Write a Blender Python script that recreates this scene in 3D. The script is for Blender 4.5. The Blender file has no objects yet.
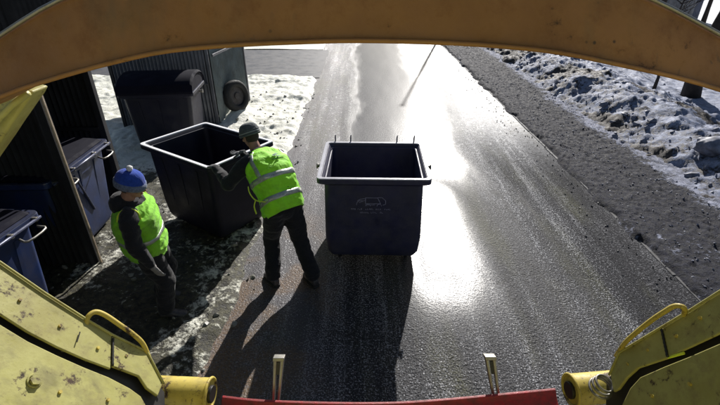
import bpy, bmesh, math, random
import numpy as np
from mathutils import Vector, Matrix, noise as mnoise
R = math.radians
random.seed(7)
S = bpy.context.scene
COL = S.collection

# ------------------------------------------------------------------ camera, light, exposure
CAM_H, FPX, PITCH = 3.2, 430.0, R(29)
cam = bpy.data.objects.new('camera', bpy.data.cameras.new('camera')); COL.objects.link(cam)
cam.location = (0, 0, CAM_H); cam.rotation_euler = (R(90) - PITCH, 0, 0)
cam.data.sensor_width = 36; cam.data.lens = 36 * FPX / 720
cam.data.clip_start = 0.05; cam.data.clip_end = 2000
S.camera = cam
SUN_EL, SUN_AZ = R(29.3), R(13.6)          # azimuth measured from +Y towards +X
w = bpy.data.worlds.new('World'); S.world = w; w.use_nodes = True
nt = w.node_tree; nt.nodes.clear()
sky = nt.nodes.new('ShaderNodeTexSky'); sky.sky_type = 'NISHITA'; sky.sun_disc = False
sky.sun_elevation = SUN_EL; sky.sun_rotation = SUN_AZ
bg = nt.nodes.new('ShaderNodeBackground'); bg.inputs[1].default_value = 0.05
wo = nt.nodes.new('ShaderNodeOutputWorld')
nt.links.new(sky.outputs[0], bg.inputs[0]); nt.links.new(bg.outputs[0], wo.inputs[0])
sl = bpy.data.lights.new('sun', 'SUN'); sl.energy = 5.0; sl.angle = R(0.5); sl.color = (1, .965, .92)
so = bpy.data.objects.new('sun', sl); COL.objects.link(so)
sd = Vector((math.sin(SUN_AZ) * math.cos(SUN_EL), math.cos(SUN_AZ) * math.cos(SUN_EL), math.sin(SUN_EL)))
so.rotation_euler = (-sd).to_track_quat('-Z', 'Y').to_euler(); so.location = (5, 20, 15)
S.view_settings.view_transform = 'Standard'; S.view_settings.look = 'None'
S.view_settings.exposure = 0.35; S.view_settings.gamma = 1

# ------------------------------------------------------------------ helpers
def ray(px, py):
    u = (px - 360) / FPX; v = (202.5 - py) / FPX; c, s = math.cos(PITCH), math.sin(PITCH)
    return Vector((u, c + v * s, -s + v * c))
O = Vector((0, 0, CAM_H))
def atz(px, py, z):
    r = ray(px, py); return O + r * ((z - CAM_H) / r.z)
def aty(px, py, y):
    r = ray(px, py); return O + r * (y / r.y)
def tag(o, label=None, cat=None, group=None, kind=None):
    for k, v in (('label', label), ('category', cat), ('group', group), ('kind', kind)):
        if v: o[k] = v
    return o
def empty(name, loc, rz=0, **kw):
    o = bpy.data.objects.new(name, None); COL.objects.link(o); o.location = loc; o.rotation_euler = (0, 0, rz)
    o.empty_display_size = .2
    return tag(o, **kw)
def obj(name, bm, mat, parent=None, smooth=False, world=None, bevel=0):
    """link bm as one mesh object; world = root whose location is taken off (geometry was given in world coordinates)"""
    if world is not None: bmesh.ops.translate(bm, verts=bm.verts, vec=-Vector(world.location))
    bmesh.ops.recalc_face_normals(bm, faces=bm.faces)
    me = bpy.data.meshes.new(name); bm.to_mesh(me); bm.free()
    if smooth: me.shade_smooth()
    me.materials.append(mat)
    o = bpy.data.objects.new(name, me); COL.objects.link(o); o.parent = parent
    if bevel:
        m = o.modifiers.new('bevel', 'BEVEL'); m.width = bevel; m.segments = 2; m.limit_method = 'ANGLE'; m.angle_limit = R(35)
        me.shade_smooth()
        m2 = o.modifiers.new('wn', 'WEIGHTED_NORMAL')
    return o
def share(name, src, parent, loc=(0, 0, 0), rot=(0, 0, 0)):
    o = bpy.data.objects.new(name, src.data); COL.objects.link(o); o.parent = parent; o.location = loc; o.rotation_euler = rot
    for m in src.modifiers:
        n = o.modifiers.new(m.name, m.type)
        if m.type == 'BEVEL': n.width = m.width; n.segments = m.segments; n.limit_method = 'ANGLE'; n.angle_limit = m.angle_limit
    return o
def copy_tree(o, parent=None):
    c = o.copy(); COL.objects.link(c)
    if parent: c.parent = parent
    for ch in o.children: copy_tree(ch, c)
    return c
def NB(): return bmesh.new()
def box(bm, c, s, rot=None):
    m = Matrix.Translation(c) @ (rot.to_4x4() if rot else Matrix()) @ Matrix.Diagonal((*s, 1))
    bmesh.ops.create_cube(bm, size=1, matrix=m); return bm
def frame(d):
    d = d.normalized(); a = Vector((0, 0, 1)) if abs(d.z) < .9 else Vector((1, 0, 0))
    x = d.cross(a).normalized(); return x, x.cross(d).normalized()
def loft(bm, loops, cap0=True, cap1=True, closed=True):
    rs = [[bm.verts.new(p) for p in l] for l in loops]
    n = len(rs[0])
    for a, b in zip(rs, rs[1:]):
        for i in range(n if closed else n - 1):
            j = (i + 1) % n; bm.faces.new((a[i], a[j], b[j], b[i]))
    if cap0: bm.faces.new(rs[0])
    if cap1: bm.faces.new(rs[-1])
    return rs
def tube(bm, pts, rad, n=10, flat=1.0):
    pts = [Vector(p) for p in pts]
    if not isinstance(rad, (list, tuple)): rad = [rad] * len(pts)
    loops = []; px = None
    for i, p in enumerate(pts):
        d = (pts[min(i + 1, len(pts) - 1)] - pts[max(i - 1, 0)]).normalized()
        if px is None: x, y = frame(d)
        else:
            x = (px - d * px.dot(d)).normalized(); y = x.cross(d)
        px = x
        loops.append([p + (x * math.cos(2 * math.pi * k / n) + y * math.sin(2 * math.pi * k / n) * flat) * rad[i] for k in range(n)])
    loft(bm, loops); return bm
def smoothpts(pts, k=4):
    """Catmull-Rom"""
    pts = [Vector(p) for p in pts]; out = []
    P = [pts[0] * 2 - pts[1]] + pts + [pts[-1] * 2 - pts[-2]]
    for i in range(1, len(P) - 2):
        for j in range(k):
            t = j / k; a, b, c, d = P[i - 1], P[i], P[i + 1], P[i + 2]
            out.append(.5 * ((2 * b) + (c - a) * t + (2 * a - 5 * b + 4 * c - d) * t * t + (3 * b - a - 3 * c + d) * t ** 3))
    out.append(pts[-1]); return out
def ell(bm, c, r, rot=None, seg=16):
    m = Matrix.Translation(c) @ (rot.to_4x4() if rot else Matrix()) @ Matrix.Diagonal((*r, 1))
    bmesh.ops.create_uvsphere(bm, u_segments=seg, v_segments=seg // 2 + 2, radius=1, matrix=m); return bm
def cyl(bm, a, b, r, n=16, r2=None):
    tube(bm, [a, b], [r, r if r2 is None else r2], n); return bm
def prism(bm, pts, nrm, th):
    """solid plate from a planar polygon, thickened to the back of nrm"""
    nrm = nrm.normalized(); loft(bm, [[p for p in pts], [p - nrm * th for p in pts]]); return bm
def ring(bm, c, axis, Rr, r, n=24, m=8):
    x, y = frame(axis); a = axis.normalized(); loops = []
    vs = []
    for i in range(n):
        t = 2 * math.pi * i / n; d = x * math.cos(t) + y * math.sin(t)
        vs.append([bm.verts.new(c + d * (Rr + r * math.cos(2 * math.pi * k / m)) + a * r * math.sin(2 * math.pi * k / m)) for k in range(m)])
    for i in range(n):
        A, B = vs[i], vs[(i + 1) % n]
        for k in range(m): bm.faces.new((A[k], A[(k + 1) % m], B[(k + 1) % m], B[k]))
    return bm

# numpy value noise
_rng = np.random.RandomState(3); _T = _rng.rand(256, 256)
def vnoise(x, y):
    xi = np.floor(x).astype(int); yi = np.floor(y).astype(int); fx = x - xi; fy = y - yi
    fx = fx * fx * (3 - 2 * fx); fy = fy * fy * (3 - 2 * fy)
    g = lambda i, j: _T[i % 256, j % 256]
    return (g(xi, yi) * (1 - fx) + g(xi + 1, yi) * fx) * (1 - fy) + (g(xi, yi + 1) * (1 - fx) + g(xi + 1, yi + 1) * fx) * fy
def fbm(x, y, f, o=4, gain=.5):
    s = 0; a = 1; t = 0
    for i in range(o):
        s = s + a * vnoise(x * f + 17.3 * i, y * f + 5.1 * i); t += a; a *= gain; f *= 2.03
    return s / t
def sstep(a, b, x):
    t = np.clip((x - a) / (b - a), 0, 1); return t * t * (3 - 2 * t)
def sheet(name, xs, ys, hf, mat, attr=None):
    X, Y = np.meshgrid(xs, ys, indexing='ij'); Z = hf(X, Y)
    nx, ny = X.shape
    co = np.stack([X, Y, Z], -1).reshape(-1, 3).astype('f')
    i = np.arange(nx * ny).reshape(nx, ny)
    q = np.stack([i[:-1, :-1], i[1:, :-1], i[1:, 1:], i[:-1, 1:]], -1).reshape(-1, 4)
    me = bpy.data.meshes.new(name); me.vertices.add(len(co)); me.vertices.foreach_set('co', co.ravel())
    me.loops.add(q.size); me.loops.foreach_set('vertex_index', q.ravel().astype('i'))
    me.polygons.add(len(q)); me.polygons.foreach_set('loop_start', np.arange(0, q.size, 4, dtype='i'))
    me.update(); me.validate(); me.shade_smooth(); me.materials.append(mat)
    if attr is not None:
        a = me.attributes.new('cover', 'FLOAT', 'POINT'); a.data.foreach_set('value', attr(X, Y).astype('f').ravel())
    o = bpy.data.objects.new(name, me); COL.objects.link(o); o['kind'] = 'structure'
    return o

# ------------------------------------------------------------------ materials
class NT:
    def __init__(s, name):
        s.m = bpy.data.materials.new(name); s.m.use_nodes = True; s.t = s.m.node_tree; s.b = s.t.nodes['Principled BSDF']
        s.co = s.t.nodes.new('ShaderNodeTexCoord')
    def n(s, ty, **kw):
        n = s.t.nodes.new(ty)
        for k, v in kw.items():
            if k in n.inputs: n.inputs[k].default_value = v
            else: setattr(n, k, v)
        return n
    def l(s, a, b): s.t.links.new(a, b)
    def noise(s, scale, detail=4, rough=.55, vec=None, dist=0):
        n = s.n('ShaderNodeTexNoise'); n.inputs['Scale'].default_value = scale; n.inputs['Detail'].default_value = detail
        n.inputs['Roughness'].default_value = rough; n.inputs['Distortion'].default_value = dist
        s.l(vec or s.co.outputs['Object'], n.inputs['Vector']); return n.outputs['Fac']
    def vor(s, scale, feature='F1', vec=None, out='Distance'):
        n = s.n('ShaderNodeTexVoronoi'); n.feature = feature; n.inputs['Scale'].default_value = scale
        s.l(vec or s.co.outputs['Object'], n.inputs['Vector']); return n.outputs[out]
    def ramp(s, fac, stops, const=False):
        n = s.n('ShaderNodeValToRGB'); cr = n.color_ramp
        if const: cr.interpolation = 'CONSTANT'
        while len(cr.elements) < len(stops): cr.elements.new(.5)
        for e, (p, c) in zip(cr.elements, stops):
            e.position = p; e.color = (*c, 1) if isinstance(c, tuple) else (c, c, c, 1)
        s.l(fac, n.inputs[0]); return n.outputs[0]
    def rng(s, v, a, b, c, d, smooth=False):
        n = s.n('ShaderNodeMapRange'); n.clamp = True
        if smooth: n.interpolation_type = 'SMOOTHSTEP'
        for i, x in enumerate((a, b, c, d)): n.inputs[i + 1].default_value = x
        s.l(v, n.inputs[0]); return n.outputs[0]
    def math(s, op, a, b=None):
        n = s.n('ShaderNodeMath'); n.operation = op
        for i, x in enumerate((a, b)):
            if x is None: continue
            if isinstance(x, (int, float)): n.inputs[i].default_value = x
            else: s.l(x, n.inputs[i])
        return n.outputs[0]
    def mix(s, f, a, b):
        n = s.n('ShaderNodeMix'); n.data_type = 'RGBA'
        if isinstance(f, (int, float)): n.inputs[0].default_value = f
        else: s.l(f, n.inputs[0])
        for i, x in ((6, a), (7, b)):
            if isinstance(x, tuple): n.inputs[i].default_value = (*x, 1)
            else: s.l(x, n.inputs[i])
        return n.outputs[2]
    def bump(s, h, strength=.3, dist=.01, prev=None):
        n = s.n('ShaderNodeBump'); n.inputs['Distance'].default_value = dist
        if isinstance(strength, (int, float)): n.inputs['Strength'].default_value = strength
        else: s.l(strength, n.inputs['Strength'])
        s.l(h, n.inputs['Height'])
        if prev: s.l(prev, n.inputs['Normal'])
        s.l(n.outputs[0], s.b.inputs['Normal']); return n.outputs[0]
    def set(s, **kw):
        for k, v in kw.items():
            k = {'col': 'Base Color', 'rough': 'Roughness', 'metal': 'Metallic', 'spec': 'Specular IOR Level', 'coat': 'Coat Weight', 'ior': 'IOR'}.get(k, k)
            if isinstance(v, tuple): s.b.inputs[k].default_value = (*v, 1)
            elif isinstance(v, (int, float)): s.b.inputs[k].default_value = v
            else: s.l(v, s.b.inputs[k])
        return s.m

def worn(name, col, rough=.5, metal=0, dirt=(.05, .04, .03), amt=.45, scale=6, bump=.15, spec=.5):
    m = NT(name); n1 = m.noise(scale, 6, .65); n2 = m.noise(scale * 6, 5, .7)
    f = m.rng(n1, .62 - amt * .4, .75, 0, .85); g = m.rng(n2, .58, .68, 0, .6)
    dk = tuple(c * .7 for c in col)
    c = m.mix(m.rng(m.noise(scale * .7, 3), .35, .65, 0, 1), col, dk)
    c = m.mix(m.math('MULTIPLY', f, amt), c, dirt); c = m.mix(m.math('MULTIPLY', g, amt), c, dirt)
    r = m.rng(n1, .3, .7, max(rough - .12, .05), min(rough + .2, 1))
    m.bump(n2, bump, .004)
    return m.set(col=c, rough=r, metal=metal, spec=spec)

def mat_yellow(name, col=(.43, .41, .14), rust=.5):
    m = NT(name)
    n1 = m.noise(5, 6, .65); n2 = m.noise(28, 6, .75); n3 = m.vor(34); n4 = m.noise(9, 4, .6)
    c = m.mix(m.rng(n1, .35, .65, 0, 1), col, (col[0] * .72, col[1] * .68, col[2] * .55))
    c = m.mix(m.rng(m.noise(14, 6, .7), .5, .66, 0, .55), c, (col[0] * .5, col[1] * .42, col[2] * .5))
    rustf = m.rng(m.math('ADD', m.math('MULTIPLY', n2, .6), m.math('MULTIPLY', n4, .5)), .60 + .06 * (1 - rust), .66 + .06 * (1 - rust), 0, 1)
    c = m.mix(rustf, c, m.ramp(n2, [(.4, (.10, .045, .015)), (.7, (.03, .02, .012))]))
    sp = m.math('MULTIPLY', m.rng(n3, .05, .11, 1, 0), m.rng(m.noise(7, 2), .5, .6, 0, 1))
    c = m.mix(m.math('MULTIPLY', sp, .8), c, (.025, .02, .012))
    mp = m.n('ShaderNodeMapping'); mp.inputs['Scale'].default_value = (1, 1, .08); mp.inputs['Rotation'].default_value = (.2, .3, .2); m.l(m.co.outputs['Object'], mp.inputs[0])
    sc1 = m.math('MULTIPLY', m.rng(m.noise(70, 3, .6, mp.outputs[0]), .62, .66, 0, 1), m.rng(m.noise(4, 3), .48, .6, 0, .7))
    c = m.mix(sc1, c, (.10, .07, .035))
    gr = m.math('MULTIPLY', m.rng(m.noise(18, 4, .6, mp.outputs[0]), .5, .7, 0, .55), m.rng(m.noise(3, 3), .42, .6, 0, 1))
    c = m.mix(gr, c, (.12, .10, .05))
    m.bump(m.math('SUBTRACT', n2, m.math('MULTIPLY', rustf, .5)), .25, .004)
    return m.set(col=c, rough=m.rng(n2, .35, .7, .38, .8))

M = {}
M['yellow'] = mat_yellow('worn_yellow_paint')
M['beam'] = mat_yellow('worn_yellow_paint_shaded', (.34, .165, .055), -.1)  # truck yellow browned and darkened to paint in the beam's shaded face
M['rusty'] = mat_yellow('rusty_yellow_paint', (.6, .48, .10), 1.3)
M['grime'] = worn('greasy_black_steel', (.03, .028, .025), .45, .2, amt=.3)
M['red'] = worn('red_painted_steel', (.50, .02, .03), .4, 0, (.06, .03, .02), .9, 30, .3)
M['steel'] = worn('dull_grey_steel', (.35, .34, .31), .4, .7, (.12, .07, .03), .5, 12)
M['binplastic'] = worn('dark_navy_container', (.010, .010, .026), .5, 0, (.05, .045, .04), .35, 5, .1)
M['binnavy'] = worn('navy_container', (.030, .030, .078), .5, 0, (.09, .085, .09), .55, 7, .15)
M['binblue'] = worn('blue_painted_container', (.022, .045, .15), .5, 0, (.05, .045, .05), .6, 6, .12)
M['rim'] = worn('frosted_white_rim', (.88, .88, .90), .28, 0, (.40, .39, .42), .35, 14)
M['lid'] = worn('black_plastic_lid', (.008, .008, .018), .8, 0, (.02, .018, .02), .3, 5, .1, spec=.15)
_m = NT('chalky_white_edge'); M['rim'] = _m.set(col=_m.mix(_m.rng(_m.noise(22, 5, .7), .55, .72, 0, .6), (.93, .93, .95), (.4, .4, .44)), rough=.5, spec=.3)
M['rimgrey'] = worn('scuffed_grey_edge', (.40, .40, .47), .45, 0, (.2, .2, .24), .5, 16)
M['rimdark'] = worn('navy_rim', (.07, .08, .14), .3, .3, (.05, .05, .05), .4, 12)
M['rustrim'] = worn('rusty_wheel_rim', (.13, .12, .12), .6, .3, (.05, .03, .02), .7, 12)
M['rubber'] = worn('black_rubber', (.02, .02, .02), .7, 0, (.08, .07, .06), .4, 15)
M['print'] = worn('faded_white_print', (.34, .34, .48), .6, 0, (.08, .08, .13), .7, 40, .02)
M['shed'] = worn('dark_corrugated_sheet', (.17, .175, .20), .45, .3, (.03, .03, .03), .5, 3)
M['shedsun'] = worn('sun_toned_corrugated_sheet', (.20, .24, .25), .4, .3, (.10, .09, .07), .5, 4)  # lighter copy of the shed sheet, glancing sun painted into its colour
M['shedin'] = worn('near_black_sheet', (.022, .022, .026), .8, 0, (.01, .01, .01), .4, 3)  # near-black tone for the shelter walls, posts and rails
M['post'] = worn('cream_painted_post', (.62, .50, .36), .5, 0, (.12, .05, .03), .45, 18)
M['fabric'] = None
def cloth(name, col, rough=.9, var=.25, sc=12, dirt=0):
    m = NT(name); n = m.noise(sc, 5, .6); wv = m.noise(380, 2)
    c = m.mix(m.rng(n, .3, .7, 0, 1), col, tuple(x * (1 - var) for x in col))
    if dirt: c = m.mix(m.math('MULTIPLY', m.rng(m.noise(5, 7, .72), .48, .68, 0, 1), dirt), c, (.06, .07, .03))
    p = m.bump(m.noise(11, 4, .55, dist=1.2), .55, .03); m.bump(wv, .2, .001, p)
    return m.set(col=c, rough=rough, **{'Sheen Weight': .15})
M['jacket'] = cloth('black_work_cloth', (.008, .008, .011))
M['trousers'] = cloth('black_trouser_cloth', (.011, .011, .014))
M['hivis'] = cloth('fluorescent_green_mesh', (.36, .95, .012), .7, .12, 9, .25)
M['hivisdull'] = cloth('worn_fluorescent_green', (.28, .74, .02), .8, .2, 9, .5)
M['hiviside'] = cloth('yellow_vest_binding', (.75, .90, .05), .7, .1)
M['reflect'] = worn('grey_reflective_tape', (.50, .53, .47), .3, .35, (.25, .25, .2), .3, 20, .05)
M['grey_knit'] = cloth('grey_knit', (.10, .115, .12), 1, .4, 60)
M['grey_knit_light'] = cloth('light_grey_knit', (.32, .34, .35), 1, .4, 60)
M['blue_knit'] = cloth('blue_knit', (.02, .07, .42), 1, .4, 60)
M['blue_grey_knit'] = cloth('blue_grey_knit', (.18, .22, .33), 1, .6, 70)
M['white_knit'] = cloth('white_knit', (.75, .75, .75), 1, .2, 80)
M['skin'] = worn('weathered_skin', (.42, .22, .15), .55, 0, (.28, .12, .09), .3, 14, .1)
M['hair'] = cloth('dark_hair', (.03, .02, .015), .8)
M['glove'] = cloth('grey_glove', (.17, .17, .175), .8, .4, 40)
M['glove2'] = cloth('pale_dusty_glove', (.32, .30, .28), .8, .4, 40)
M['boot'] = worn('scuffed_boot', (.05, .045, .05), .4, 0, (.16, .15, .13), .6, 20)
M['bark'] = worn('dark_bark', (.045, .034, .028), .9, 0, (.02, .016, .012), .5, 10, .6)
M['wall'] = worn('bluish_plaster', (.10, .11, .16), .8, 0, (.05, .05, .06), .4, 2)
M['glass'] = NT('window_glass').set(col=(.02, .03, .05), rough=.08)
M['logo'] = NT('vest_print').set(col=(.01, .10, .05), rough=.7)

# wet asphalt
def mat_road():
    m = NT('wet_asphalt'); P = m.n('ShaderNodeNewGeometry').outputs['Position']
    sx = m.n('ShaderNodeSeparateXYZ'); m.l(P, sx.inputs[0]); x, y = sx.outputs[0], sx.outputs[1]
    mp = m.n('ShaderNodeMapping'); mp.inputs['Scale'].default_value = (1, .22, 1); m.l(P, mp.inputs[0]); st = mp.outputs[0]
    wob = m.math('MULTIPLY', m.math('SUBTRACT', m.noise(.9, 4, .6, st), .5), 1.4)
    xw = m.math('ADD', x, wob)
    # worn wheel track that holds a film of water: a smooth sheet farther off, a thinner film beside the container
    a1 = m.math('MULTIPLY', m.rng(xw, -.45, .15, 0, 1, True), m.rng(xw, 1.5, 2.5, 1, 0, True))
    a1 = m.math('MULTIPLY', a1, m.rng(y, 5.6, 7.5, 0, 1, True))
    a1 = m.math('MULTIPLY', a1, m.rng(m.noise(55, 3, .7, P), .40, .62, .97, .80))
    a2 = m.math('MULTIPLY', m.rng(m.math('ADD', x, m.math('MULTIPLY', wob, .35)), .30, .80, 0, 1, True), m.rng(m.math('ADD', x, m.math('MULTIPLY', wob, .35)), 1.15, 1.75, 1, 0, True))
    a2 = m.math('MULTIPLY', a2, m.math('MULTIPLY', m.rng(y, 2.8, 4.1, 0, 1, True), m.rng(y, 5.6, 7.4, 1, .0, True)))
    a2 = m.math('MULTIPLY', a2, m.rng(m.noise(34, 4, .75, P), .48, .66, 1, .80))
    wet = m.math('MAXIMUM', a1, a2); rgh = m.math('SUBTRACT', 1, wet)
    grain = m.noise(34, 3, .8, P); chips = m.vor(52, vec=P); fine = m.noise(120, 2, .6, P); big = m.noise(1.3, 5, .6, st)
    # crystals of ice and salt grit, glossier than the matte binder between them
    mp2 = m.n('ShaderNodeMapping'); mp2.inputs['Scale'].default_value = (1, .045, 1); m.l(P, mp2.inputs[0])
    trk = m.noise(4.5, 4, .7, mp2.outputs[0])          # long tyre tracks
    dens = m.math('ADD', m.math('MULTIPLY', m.math('SUBTRACT', m.noise(1.5, 5, .65, st), .5), .16), m.math('MULTIPLY', m.math('SUBTRACT', trk, .5), .34))
    spk = m.rng(m.math('ADD', m.noise(62, 3, .7, P), dens), .545, .60, 0, 1)
    spk2 = m.rng(m.math('ADD', m.noise(21, 4, .8, P), dens), .60, .66, 0, .8)
    spk = m.math('MAXIMUM', spk, spk2)
    spk3 = m.math('MULTIPLY', m.rng(m.math('ADD', m.noise(10, 5, .85, P), dens), .56, .63, 0, .9), m.rng(y, 5, 9, 0, 1))
    spk = m.math('MAXIMUM', spk, spk3)
    spk = m.math('MULTIPLY', m.math('MULTIPLY', spk, rgh), m.rng(xw, 2.7, 3.5, 1, .35, True))
    c = m.mix(m.rng(grain, .42, .62, 0, 1), (.006, .006, .009), (.024, .024, .029))
    c = m.mix(m.math('MULTIPLY', spk, .85), c, m.mix(m.rng(fine, .4, .6, 0, 1), (.20, .20, .22), (.58, .59, .62)))
    dry = m.rng(xw, -.1, -.7, 0, .45, True)
    c = m.mix(dry, c, (.13, .12, .13))
    c = m.mix(m.math('MULTIPLY', m.rng(big, .50, .64, 0, .6), m.rng(grain, .4, .6, .2, 1)), c, (.085, .085, .03))
    mud = m.math('MULTIPLY', m.rng(m.noise(1.0, 4, .6, P), .46, .56, 0, .75), m.math('MULTIPLY', m.rng(xw, -.2, -.8, 0, 1), m.rng(y, 6, 4.5, .1, 1)))
    c = m.mix(m.math('MULTIPLY', mud, m.rng(grain, .4, .55, .4, 1)), c, (.17, .10, .045))
    icy = m.math('MULTIPLY', m.rng(xw, 1.9, 2.6, 0, 1, True), m.rng(y, 6.5, 10, 0, 1, True))  # mask of the low sun's white glitter on the far right lane
    c = m.mix(m.math('MULTIPLY', icy, m.rng(m.noise(12, 5, .75, P), .45, .55, .1, .6)), c, (.40, .41, .44))  # sun glitter on thin ice painted into the colour as pale patches
    cv = m.n('ShaderNodeTexVoronoi'); cv.feature = 'DISTANCE_TO_EDGE'; cv.inputs['Scale'].default_value = .9
    wv = m.n('ShaderNodeVectorMath'); wv.operation = 'ADD'; nn = m.n('ShaderNodeTexNoise'); nn.inputs['Scale'].default_value = 3; nn.inputs['Detail'].default_value = 6; m.l(P, nn.inputs['Vector'])
    sv = m.n('ShaderNodeVectorMath'); sv.operation = 'SCALE'; sv.inputs['Scale'].default_value = .5; m.l(nn.outputs['Color'], sv.inputs[0]); m.l(P, wv.inputs[0]); m.l(sv.outputs[0], wv.inputs[1]); m.l(wv.outputs[0], cv.inputs['Vector'])
    crack = m.math('MULTIPLY', m.rng(cv.outputs['Distance'], .004, .012, 1, 0), m.rng(m.noise(.6, 2, .5, P), .5, .56, 0, 1))
    c = m.mix(m.math('MULTIPLY', crack, .8), c, (.008, .008, .008))
    c = m.mix(wet, c, (.028, .030, .036))
    r0 = m.rng(spk, 0, 1, .62, .26)
    r0 = m.math('ADD', r0, m.math('MULTIPLY', icy, -.08))
    r0 = m.math('ADD', r0, m.math('MULTIPLY', m.rng(m.math('ADD', xw, m.math('MULTIPLY', trk, 2.0)), 2.9, 4.0, 0, .30, True), m.math('SUBTRACT', 1, icy)))
    rw = m.math('ADD', m.math('MULTIPLY', a1, m.rng(m.noise(40, 3, .6, P), .4, .6, .21, .27)), m.math('MULTIPLY', m.math('SUBTRACT', 1, a1), .15))
    r = m.math('ADD', m.math('MULTIPLY', r0, rgh), m.math('MULTIPLY', rw, wet))
    h = m.math('ADD', m.math('MULTIPLY', grain, .9), m.math('MULTIPLY', chips, .5)); h = m.math('ADD', h, m.math('MULTIPLY', spk, .22))
    bs = m.math('ADD', m.math('MULTIPLY', m.math('MULTIPLY', m.math('POWER', rgh, 1.6), m.rng(icy, 0, 1, 1, .45)), .85), .035)
    bs = m.math('MULTIPLY', bs, m.rng(dry, 0, .45, 1, .55))
    m.bump(h, bs, .018)
    return m.set(col=c, rough=r, ior=1.4, spec=.5)
M['road'] = mat_road()

def mat_cover(name, snow, dirt1, dirt2, srough=.6, bumps=.5, mott=(.42, .62), tint=None, edge=(.40, .58), spec=.4):
    """attribute 'cover' (0 soil .. 1 snow) broken up with noise"""
    m = NT(name); P = m.n('ShaderNodeNewGeometry').outputs['Position']
    at = m.n('ShaderNodeAttribute'); at.attribute_name = 'cover'; cv = at.outputs['Fac']
    n1 = m.noise(3.2, 6, .68, P); n2 = m.noise(17, 5, .72, P); n3 = m.noise(60, 4, .75, P); v = m.vor(40, vec=P)
    k = m.math('ADD', m.math('ADD', cv, m.math('MULTIPLY', m.math('SUBTRACT', n1, .5), 1.1)), m.math('MULTIPLY', m.math('SUBTRACT', n2, .5), .9))
    f = m.rng(k, edge[0], edge[1], 0, 1)
    d = m.mix(m.rng(n2, .42, .58, 0, 1), dirt1, dirt2)
    d = m.mix(m.rng(v, .0, .25, .5, 0), d, tuple(min(1, x * 2.2) for x in dirt2))
    s = m.mix(m.rng(m.noise(7, 6, .7, P), mott[0], mott[1], 0, .6), snow, tint or tuple(x * .6 for x in snow))
    s = m.mix(m.rng(n3, .58, .68, 0, .5), s, dirt1)
    c = m.mix(f, d, s)
    h = m.math('ADD', m.math('ADD', m.math('MULTIPLY', n3, .45), m.math('MULTIPLY', n2, 1.0)), m.math('MULTIPLY', f, .35))
    m.bump(h, bumps, .03)
    r = m.rng(n2, .35, .65, srough - .2, srough + .15)
    return m.set(col=c, rough=r, spec=spec)
M['slush'] = mat_cover('icy_slush_and_mud', (.90, .89, .78), (.018, .016, .010), (.085, .078, .042), .6, .7, tint=(.55, .55, .42), mott=(.46, .66))
M['bank'] = mat_cover('shade_blue_dirty_snow', (.33, .37, .50), (.034, .028, .025), (.10, .085, .075), .7, .5, tint=(.16, .17, .22), mott=(.38, .56), spec=.25)  # snow colour dimmed and blued to hold the slope's shade, plus real dirt
M['verge'] = mat_cover('gritty_ice_verge', (.36, .38, .48), (.010, .010, .015), (.040, .041, .056), .8, 1.0, tint=(.08, .08, .09), edge=(.52, .62), spec=.2)
M['field'] = mat_cover('snow_field', (.80, .82, .86), (.10, .09, .06), (.2, .18, .12), .7, .4)
M['asphalt2'] = worn('damp_asphalt', (.085, .083, .09), .5, 0, (.15, .14, .13), .5, 3, .4)
M['kerb'] = worn('concrete_kerb', (.10, .10, .105), .7, 0, (.07, .06, .05), .6, 8, .4)
M['clod'] = worn('frozen_dirty_snow_clod', (.30, .32, .42), .6, 0, (.06, .055, .05), .9, 9, .6)
M['grit'] = worn('dark_grit', (.10, .10, .11), .45, 0, (.03, .03, .03), .7, 25, .3)
M['ice'] = worn('ice_crumb', (.35, .34, .30), .35, 0, (.08, .07, .04), .7, 25, .3)

# ------------------------------------------------------------------ ground, road, verge, snow bank
ar = np.arange
def far_h(X, Y):
    return -.10 + 0 * X + .5 * sstep(30, 90, np.hypot(X, Y)) * fbm(X, Y, .05)
g = sheet('ground', np.linspace(-400, 400, 121), np.linspace(-400, 400, 121), far_h, M['field'], lambda X, Y: .75 + 0 * X)
def road_h(X, Y):
    return .012 * (fbm(X, Y * .3, 1.2) - .5) - .012 * sstep(2.6, 3.7, X)
sheet('road', ar(-1.75, 3.74, .06), ar(-9, 44, .12), road_h, M['road'])
def side_edge(Y): return 0
sheet('side_road', ar(-40, -1.30, .3), ar(14.0, 19.3, .3), lambda X, Y: .012 + .01 * fbm(X, Y, .8), M['asphalt2'])
def edgeL(Y): return -1.30 + .28 * (fbm(Y * 0 + 3, Y, .9) - .5) + .10 * (fbm(Y * 0 + 8, Y, 5) - .5)
def left_h(X, Y):
    mound = .22 * np.exp(-(((X + 2.85) / .35) ** 2 + ((Y - 9.85) / .5) ** 2))
    e = sstep(0, .22, edgeL(Y) - X)
    bumps = .05 * fbm(X, Y, 2.2, 5, .55) + .05 * (np.abs(fbm(X, Y, 4.5, 4) - .5) * 2)
    sn = .06 * sstep(.45, .6, fbm(X, Y, 1.1, 4)) * sstep(6, 8, Y)
    end = 1 - sstep(14.0, 14.6, Y + .5 * (fbm(X, Y * 0, .7) - .5))
    return -.03 + e * end * (.045 + bumps * 1.15 + sn + mound)
def left_cov(X, Y):
    far = sstep(5.6, 7.4, Y + .5 * X * 0)
    base = .26 + .62 * far - .5 * sstep(-2.6, -3.6, X) * sstep(5.2, 6.6, Y) * (1 - sstep(9, 10, Y)) * sstep(-4.6, -4.0, X)
    base = base + .32 * far + .15 * sstep(-2.05, -1.75, X) * sstep(5.5, 5.2, Y) * sstep(2.2, 2.6, Y) + .12 * sstep(-3.5, -3.3, X) * sstep(-2.35, -2.55, X) * sstep(3.6, 3.9, Y) * sstep(6.0, 5.6, Y)  # extra ice cover kept to the sunlit strips, painting them brighter
    base = base + .25 * sstep(2.2, .3, np.abs(edgeL(Y) - .9 - X)) * far
    return base
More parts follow.
